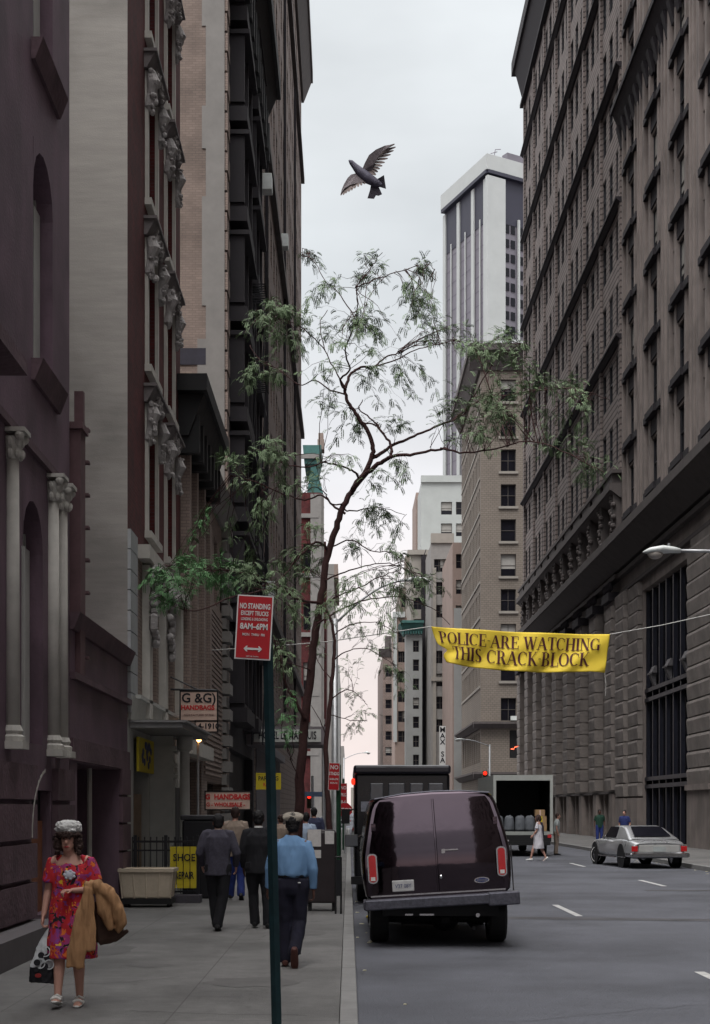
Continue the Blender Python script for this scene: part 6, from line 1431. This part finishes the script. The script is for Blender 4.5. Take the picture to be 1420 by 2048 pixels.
for sx in (-1, 1):
    s = MB(); s.ball(c+Vector((sx*.028, .086, .016)), (.014, .008, .007), 10, 6); s.build('eye', mat('eye_dark', (.03, .02, .02), .4, 0), r, world=False, smooth=True)
    s = MB(); s.ball(c+Vector((sx*.03, .087, .036)), (.020, .008, .0045), 8, 5); s.build('eyebrow', M['hairb'], r, world=False)
s = MB(); s.ball(c+Vector((0, .094, -.060)), (.025, .008, .0085), 10, 6); s.build('lips', mat('lipstick', (.34, .05, .05), .5, 0), r, world=False, smooth=True)
s = MB(); s.ball(c+Vector((-.088, .025, -.045)), (.012, .012, .022), 10, 8); s.build('earring', white, r, world=False, smooth=True)
s = MB(); s.ball((-.01, .150, 1.245), (.052, .02, .042), 12, 8)
for i in range(7): s.ball((-.01+.045*math.cos(i*.9), .155, 1.245+.034*math.sin(i*.9)), (.018, .012, .016), 7, 5)
s.build('brooch', mat('white_flower', (.45, .46, .52), .8, .15, 30), r, world=False, smooth=True)
k = 1.60/1.70
def rel(px, py, y=0):                        # local point of the woman from the photograph's pixel, y forward of her
    Yw = f.y; X = (px-VX)*Yw/FP; Z = CZ-(py-VY)*Yw/FP; return Vector((-(X-f.x)/k, y, (Z-.15)/k))
# tan coat over the forearm: a thing of its own
cm = mat('tan_coat', (.30, .165, .080), .9, .12, 6, .15, 120)
ct = empty('coat', f, R(180), label='tan coat draped over the arm of the woman in the red dress', cat='coat'); ct.scale = (k, k, k)
s = MB()
s.tube([rel(188, 1775, .22), rel(180, 1800, .25), rel(170, 1850, .26), rel(163, 1895, .27), rel(160, 1930, .26)], [(.045, .045), (.055, .03), (.068, .028), (.090, .026), (.085, .018)], 14, side=(1, 0, 0))
s.tube([rel(190, 1790, .23), rel(193, 1850, .25), rel(188, 1896, .26)], [(.03, .03), (.045, .026), (.058, .018)], 12, side=(1, 0, 0))
s.tube([rel(178, 1768, .20), rel(200, 1768, .20), rel(222, 1785, .16), rel(238, 1815, .14), rel(247, 1845, .12), rel(238, 1862, .12)], [(.035, .03), (.065, .06), (.10, .07), (.10, .07), (.075, .06), (.03, .03)], 14)
s.tube([rel(205, 1778, .2), rel(215, 1815, .19), rel(228, 1856, .17)], [.04, .06, .035], 12)
blob(s, 'coat_cloth', cm, ct, .009, 3, .020, 6, (1.5, 1, .25))
bgk = empty('shoulder_bag', f, R(180), label='dark brown bag hanging under the tan coat', cat='bag'); bgk.scale = (k, k, k)
s = MB(); s.tube([rel(205, 1800, .03), rel(214, 1845, .03), rel(222, 1878, .03)], [(.08, .05), (.15, .06), (.14, .05)], 14, side=(1, 0, 0)); s.tube([rel(200, 1885, .03), rel(230, 1876, .03), rel(257, 1860, .03)], [.03, .035, .02], 10)
blob(s, 'bag_body', mat('brown_lining', (.055, .03, .022), .8, .2, 8), bgk, .009, 2, .008, 6)
# plastic carrier bag
pb = empty('carrier_bag', f, R(180), label='white plastic carrier bag with black printed circles held by the woman in red', cat='bag'); pb.scale = (k, k, k)
s = MB(); s.tube([rel(104, 1852, .06), rel(101, 1868, .06), rel(94, 1900, .06), rel(87, 1940, .06), rel(86, 1964, .06)], [(.012, .01), (.05, .02), (.095, .045), (.120, .06), (.125, .055)], 18, side=(1, 0, 0))
bag = blob(s, 'bag_film', [mat('bag_white', (.50, .52, .54), .5, .06, 10), mat('bag_black', (.012, .012, .016), .5, .1, 10)], pb, .007, 1, .010, 9, (1, 1, .6))
zc = rel(86, 1932).z
for pl in bag.data.polygons:
    if pl.center.z < zc: pl.material_index = 1
s = MB()
for (a, b_, rr0) in ((88, 1908, .030), (101, 1912, .036), (80, 1922, .030), (95, 1930, .034), (104, 1894, .022), (78, 1936, .022)):
    q = rel(a, b_, 0); n = 18
    for w0 in [0]:
        s.prism([(q.x+rr0*math.cos(2*math.pi*i/n), .118+.004*(b_ % 3), q.z+rr0*math.sin(2*math.pi*i/n)) for i in range(n)], (0, .012, 0))
s.build('printed_dots', mat('bag_black', (.01, .01, .01)), pb, world=False)
s = MB()
for (a, b_, rr0) in ((96, 1900, .052), (86, 1924, .050), (104, 1926, .048)):
    q = rel(a, b_, 0)
    for i in range(16):
        a0, a1 = R(i*18), R(i*18+18); s.hexa([(q.x+rr*math.cos(t), yy, q.z+rr*math.sin(t)) for yy in (.132, .136) for t, rr in ((a0, rr0), (a1, rr0), (a1, rr0-.010), (a0, rr0-.010))])
s.build('printed_rings', mat('bag_white', (.5, .5, .5)), pb, world=False)
s = MB(); q = rel(82, 1948, 0); s.prism([(q.x+.03*math.cos(i*.5), .122, q.z+.02*math.sin(i*.5)) for i in range(12)], (0, .01, 0)); s.build('printed_mark', mat('bag_red', (.22, .02, .02), .6, 0), pb, world=False)

# ================================================================ TREES
def tree(label, base, limbs, pads, bark, leafm, seed, nper, YT, spread=2.2, spine_px=None):
    random.seed(seed); r = empty('tree', base, label=label, cat='tree'); s = MB(); nodes = []
    for pts, w0, w1, dy in limbs:
        pp = []; n = len(pts)
        for i, (px, py) in enumerate(pts):
            t = i/(n-1); d = dy[0]+(dy[1]-dy[0])*t; pp.append(P(px, py, YT+d))
        sm = []                                # Catmull-Rom smoothing with a little wander
        for i in range(n-1):
            p0 = pp[max(0, i-1)]; p1 = pp[i]; p2 = pp[i+1]; p3 = pp[min(n-1, i+2)]
            for q in range(5):
                t = q/5; sm.append(.5*((2*p1)+(p2-p0)*t+(2*p0-5*p1+4*p2-p3)*t*t+(-p0+3*p1-3*p2+p3)*t**3) + Vector((random.gauss(0, .008), random.gauss(0, .008), random.gauss(0, .008))))
        sm.append(pp[-1]); m = len(sm); k = YT/FP/2
        s.tube(sm, [(w0+(w1-w0)*(i/(m-1))**.72)*.92*k for i in range(m)], 8 if w0 > 8 else 5)
        nodes += [(p, (w0+(w1-w0)*(i/(m-1)))*k) for i, p in enumerate(sm) if i > (m*.35 if w0 > 14 else 2)]
    lf = MB()
    def frond(p, d, L):
        side = d.cross(Vector((0, 0, 1))); side = side.normalized() if side.length > .01 else Vector((1, 0, 0)); q = p; nl = random.randint(8, 12); dd = d.copy(); st = L/nl
        roll = random.uniform(-.5, .5); up = side.cross(d).normalized(); side = (side*math.cos(roll)+up*math.sin(roll))
        for i in range(nl):
            q2 = q+dd*st; dd = (dd+Vector((0, 0, -.11))).normalized()
            a = .036*(1-.5*abs(i/nl-.4)); wl = .0085
            for sg in (-1, 1):
                tip = q+side*sg*a+dd*.016+Vector((0, 0, -random.uniform(0, .018)))
                lf.quad(q+side*sg*.004, q+(tip-q)*.5+dd*wl, tip, q+(tip-q)*.5-dd*wl)
            q = q2
    pads_w = []
    lf_dull = lf; lf_fresh = MB()
    for (px, py, rx, ry, den) in pads:
        lf = lf_fresh if (px < 450 and py > 1100) or (550 < px < 590 and den > 2.1) else lf_dull
        dY = random.uniform(-spread, spread); Yp = YT+dY; c = P(px, py, Yp); kk = Yp/FP
        near = sorted(nodes, key=lambda n_: (n_[0]-c).length + .6*random.random())[:4]
        ntw = max(5, int(den*rx*ry/250))
        for i in range(ntw):
            for _ in range(8):
                ux, uy, uz = random.uniform(-1, 1), random.uniform(-1, 1), random.uniform(-1, 1)
                if ux*ux+uy*uy+uz*uz < 1: break
            tgt = c+Vector((ux*rx*kk, uy*max(rx, ry)*kk*.8, uz*ry*kk)); st = random.choice(near)[0]
            mid = st.lerp(tgt, .55)+Vector((random.gauss(0, .08), random.gauss(0, .08), .10+(tgt-st).length*.10))
            pts = []
            for q in range(7): t = q/6; pts.append(st*(1-t)**2+mid*2*t*(1-t)+tgt*t*t+Vector((random.gauss(0, .022), random.gauss(0, .02), random.gauss(0, .022))))
            L = (tgt-st).length
            s.tube(pts, [max(.0016, .0035+.0025*min(L, 2)-.001*q) for q in range(7)], 4, caps=False)
            for q in range(nper if random.random() > .22 else 2):
                t = random.uniform(.32, 1.0); a = pts[min(5, int(t*6))]; b = pts[min(6, int(t*6)+1)]; p = a.lerp(b, random.random())
                d = (b-a).normalized()*.6+Vector((random.gauss(0, .7), random.gauss(0, .7), random.gauss(-.05, .35))); d.normalize()
                p2 = p+d*random.uniform(.01, .10); frond(p2, d, random.uniform(.10, .20))
    s.build('trunk', bark, r, smooth=True); lf_dull.build('crown', leafm, r)
    if lf_fresh.f: lf_fresh.build('fresh_leaves', M['leaf2'], r)
    return r
limbs = [
 ([(594, 1815), (595, 1720), (597, 1620), (603, 1520), (610, 1440), (622, 1330), (634, 1250), (643, 1190), (655, 1110), (672, 1055), (688, 1010), (706, 978), (728, 948), (744, 915), (744, 885), (728, 850), (706, 820), (692, 795), (690, 775)], 25, 6.5, (0, .4)),
 ([(690, 775), (700, 750), (722, 735), (745, 735), (770, 715), (800, 705)], 8, 3, (.4, 1.2)), ([(692, 780), (680, 760), (700, 740), (690, 700), (712, 640), (714, 590), (712, 570)], 6, 2, (.4, -.5)),
 ([(712, 575), (735, 545), (752, 520), (765, 505)], 3, 1.2, (-.5, -.8)), ([(712, 575), (760, 555), (810, 540), (855, 530), (870, 540)], 3, 1.2, (-.5, -1)), ([(712, 640), (680, 590), (650, 560), (625, 520), (604, 512)], 3, 1.2, (-.3, .6)),
 ([(706, 978), (735, 945), (768, 922), (790, 912), (830, 908), (880, 897), (895, 898)], 13, 4, (.2, -1.2)), ([(744, 915), (762, 908), (785, 890), (820, 876), (860, 858), (905, 840), (930, 828)], 10, 3, (.3, 1)), ([(782, 915), (783, 893), (768, 868), (750, 850), (722, 845)], 8, 3, (-.2, .2)), ([(768, 868), (745, 840), (720, 820), (725, 800)], 5, 2, (0, .8)),
 ([(880, 897), (930, 905), (980, 900), (1040, 885), (1100, 890), (1160, 920), (1210, 945)], 5, 1.5, (-1.2, -2)), ([(905, 840), (960, 800), (1020, 790), (1090, 780), (1160, 780), (1220, 800)], 4.5, 1.5, (1, 1.8)), ([(930, 828), (960, 770), (990, 720), (1040, 690)], 4, 1.5, (1, .2)),
 ([(690, 775), (670, 740), (650, 700), (640, 650), (655, 620)], 4, 1.5, (.4, .9)), ([(690, 790), (660, 780), (630, 760), (600, 770), (560, 740), (520, 720), (500, 690)], 4, 1.5, (.4, 1.4)), ([(745, 735), (790, 720), (830, 700), (870, 690), (910, 680)], 4, 1.5, (.9, .2)), ([(650, 700), (610, 660), (570, 640), (545, 640)], 3, 1.3, (.6, 0)),
 ([(718, 962), (710, 945), (690, 935), (650, 925), (610, 935), (560, 925), (520, 905)], 6, 2, (.2, -1)), ([(690, 1028), (665, 1010), (640, 990), (610, 1000), (560, 985), (500, 960), (460, 950)], 6, 2, (.2, 1)), ([(688, 1010), (660, 1005), (650, 985), (625, 975), (590, 1000)], 4, 1.5, (.2, -.4)),
 ([(656, 1100), (640, 1085), (620, 1092), (590, 1125), (560, 1160), (500, 1180)], 7, 2, (.2, -1)), ([(640, 1205), (600, 1200), (560, 1180), (500, 1185), (450, 1200), (400, 1220), (350, 1215), (300, 1190)], 7, 1.5, (0, -1.4)), ([(560, 1180), (500, 1150), (440, 1140), (380, 1140), (330, 1130)], 4, 1.3, (-.2, -.9)),
 ([(660, 1096), (700, 1080), (740, 1100), (790, 1110), (830, 1150)], 4, 1.3, (.2, -1)), ([(690, 1020), (720, 1020), (760, 1015), (810, 1030)], 4, 1.2, (.2, .8)), ([(650, 1160), (690, 1145), (740, 1130), (790, 1130), (840, 1160)], 4.5, 1.3, (.1, 1)), ([(640, 1215), (670, 1195), (720, 1175), (770, 1150), (800, 1140)], 5, 1.3, (0, -.7)), ([(634, 1250), (670, 1225), (730, 1200), (800, 1195), (860, 1215), (900, 1250)], 5, 1.3, (0, .8)),
 ([(610, 1440), (590, 1400), (572, 1370), (560, 1320), (548, 1280)], 9, 4, (0, -.5)), ([(622, 1340), (590, 1330), (560, 1320)], 4, 1.5, (0, .5)), ([(596, 1560), (580, 1510), (562, 1450)], 3, 1.2, (0, -.4))]
pads = [(750, 518, 40, 16, 1), (845, 540, 40, 20, 1.0), (735, 560, 30, 15, .5), (625, 530, 26, 22, .8), (650, 570, 45, 26, .7), (850, 592, 22, 14, .8), (620, 600, 30, 30, .6),
 (545, 640, 55, 40, 1.6), (505, 650, 32, 22, 1.4), (600, 680, 45, 45, 1.2), (560, 700, 50, 30, 1.2), (640, 650, 40, 36, .9), (740, 650, 60, 32, 1.4), (700, 690, 60, 28, 1.0), (810, 640, 45, 30, 1.4), (850, 670, 60, 30, 1.2), (770, 690, 60, 28, 1.2), (930, 670, 70, 28, 1.8), (1010, 690, 50, 34, 2.0), (950, 720, 60, 32, 1.6), (1040, 730, 40, 30, 1.5),
 (500, 760, 45, 30, 1.2), (560, 760, 45, 28, 1.2), (630, 760, 40, 30, .8), (650, 820, 50, 26, .5), (760, 780, 60, 40, 1.0), (840, 770, 55, 40, 1.1), (800, 830, 50, 24, .8), (900, 790, 50, 40, 1.2), (960, 770, 50, 40, 1.5), (1000, 820, 60, 34, 1.5), (1080, 780, 50, 34, 1.4), (1150, 780, 40, 30, 1.4), (1195, 810, 45, 20, 1.7), (940, 860, 50, 30, 1.3), (1010, 880, 60, 30, 1.4), (1090, 885, 60, 28, 1.4), (1150, 900, 50, 26, 1.5), (1190, 955, 45, 24, 1.7),
 (470, 920, 50, 26, 1.4), (520, 900, 50, 30, 1.4), (570, 900, 44, 32, 1.2), (480, 970, 44, 26, 1.2), (540, 970, 50, 30, 1.1), (600, 960, 40, 26, .8), (700, 880, 50, 18, .4), (690, 920, 36, 16, .4), (740, 970, 60, 26, .7), (800, 960, 40, 40, .7), (640, 960, 40, 40, .5), (520, 1040, 40, 30, .9),
 (345, 1140, 40, 26, 2.0), (300, 1170, 30, 18, 1.4), (390, 1150, 44, 30, 2.2), (440, 1130, 50, 24, 2.0), (350, 1195, 55, 22, 2.0), (430, 1180, 60, 26, 2.0), (500, 1140, 50, 30, 2.0), (560, 1145, 44, 34, 1.8), (600, 1170, 36, 26, 1.4), (570, 1200, 40, 22, 1.3), (590, 1230, 36, 24, 1.0), (620, 1060, 30, 36, .6), (365, 1125, 50, 22, 1.8), (330, 1155, 40, 22, 1.6), (470, 1155, 40, 22, 1.4),
 (740, 1040, 60, 30, .6), (790, 1060, 44, 34, .6), (710, 1100, 50, 30, .8), (770, 1110, 60, 28, .8), (830, 1150, 44, 22, 1.0), (700, 1170, 50, 26, 1.2), (760, 1180, 60, 26, 1.0), (820, 1210, 60, 24, 1.0), (880, 1200, 40, 24, .8), (720, 1230, 60, 26, .8), (780, 1270, 60, 24, .6), (640, 1240, 30, 24, .8),
 (560, 1340, 26, 26, .9), (570, 1440, 20, 26, 2.2), (560, 1290, 30, 20, .8)]
YTREE = 26
tree('leaning street tree with feathery locust leaves in the middle of the picture', (P(594, 0, YTREE).x, YTREE, .15), limbs, pads, M['bark'], M['leaf'], 5, 14, YTREE)
limbs2 = [([(660, 1690), (656, 1600), (652, 1500), (660, 1400), (668, 1320), (667, 1260), (655, 1225), (640, 1212)], 15, 4, (0, 0)), ([(660, 1400), (690, 1380), (710, 1385), (735, 1410)], 3.5, 1.2, (0, .5)), ([(668, 1320), (700, 1300), (740, 1300), (790, 1330)], 3.5, 1.2, (0, -.6)), ([(664, 1360), (640, 1330), (625, 1290)], 3, 1.2, (0, .4)), ([(655, 1480), (640, 1440), (622, 1410)], 3, 1.2, (0, -.3)), ([(662, 1430), (700, 1440), (735, 1440)], 2.5, 1, (0, .3)), ([(667, 1270), (700, 1250), (750, 1245), (800, 1270)], 3.5, 1.2, (0, .6))]
pads2 = [(700, 1400, 30, 30, .5), (735, 1425, 30, 24, .5), (705, 1460, 22, 24, .6), (760, 1310, 50, 24, .7), (720, 1280, 40, 24, .8), (780, 1340, 40, 26, .5), (700, 1330, 30, 24, .4), (640, 1290, 24, 24, .6), (800, 1380, 36, 20, .4), (760, 1250, 50, 20, .8)]
tree('thin sapling standing behind the leaning tree at the kerb', (P(660, 0, 36).x, 36, .15), limbs2, pads2, M['bark'], M['leaf'], 8, 8, 36, 1.0)
# tree stakes / stay wires and the wire guard are too fine to read
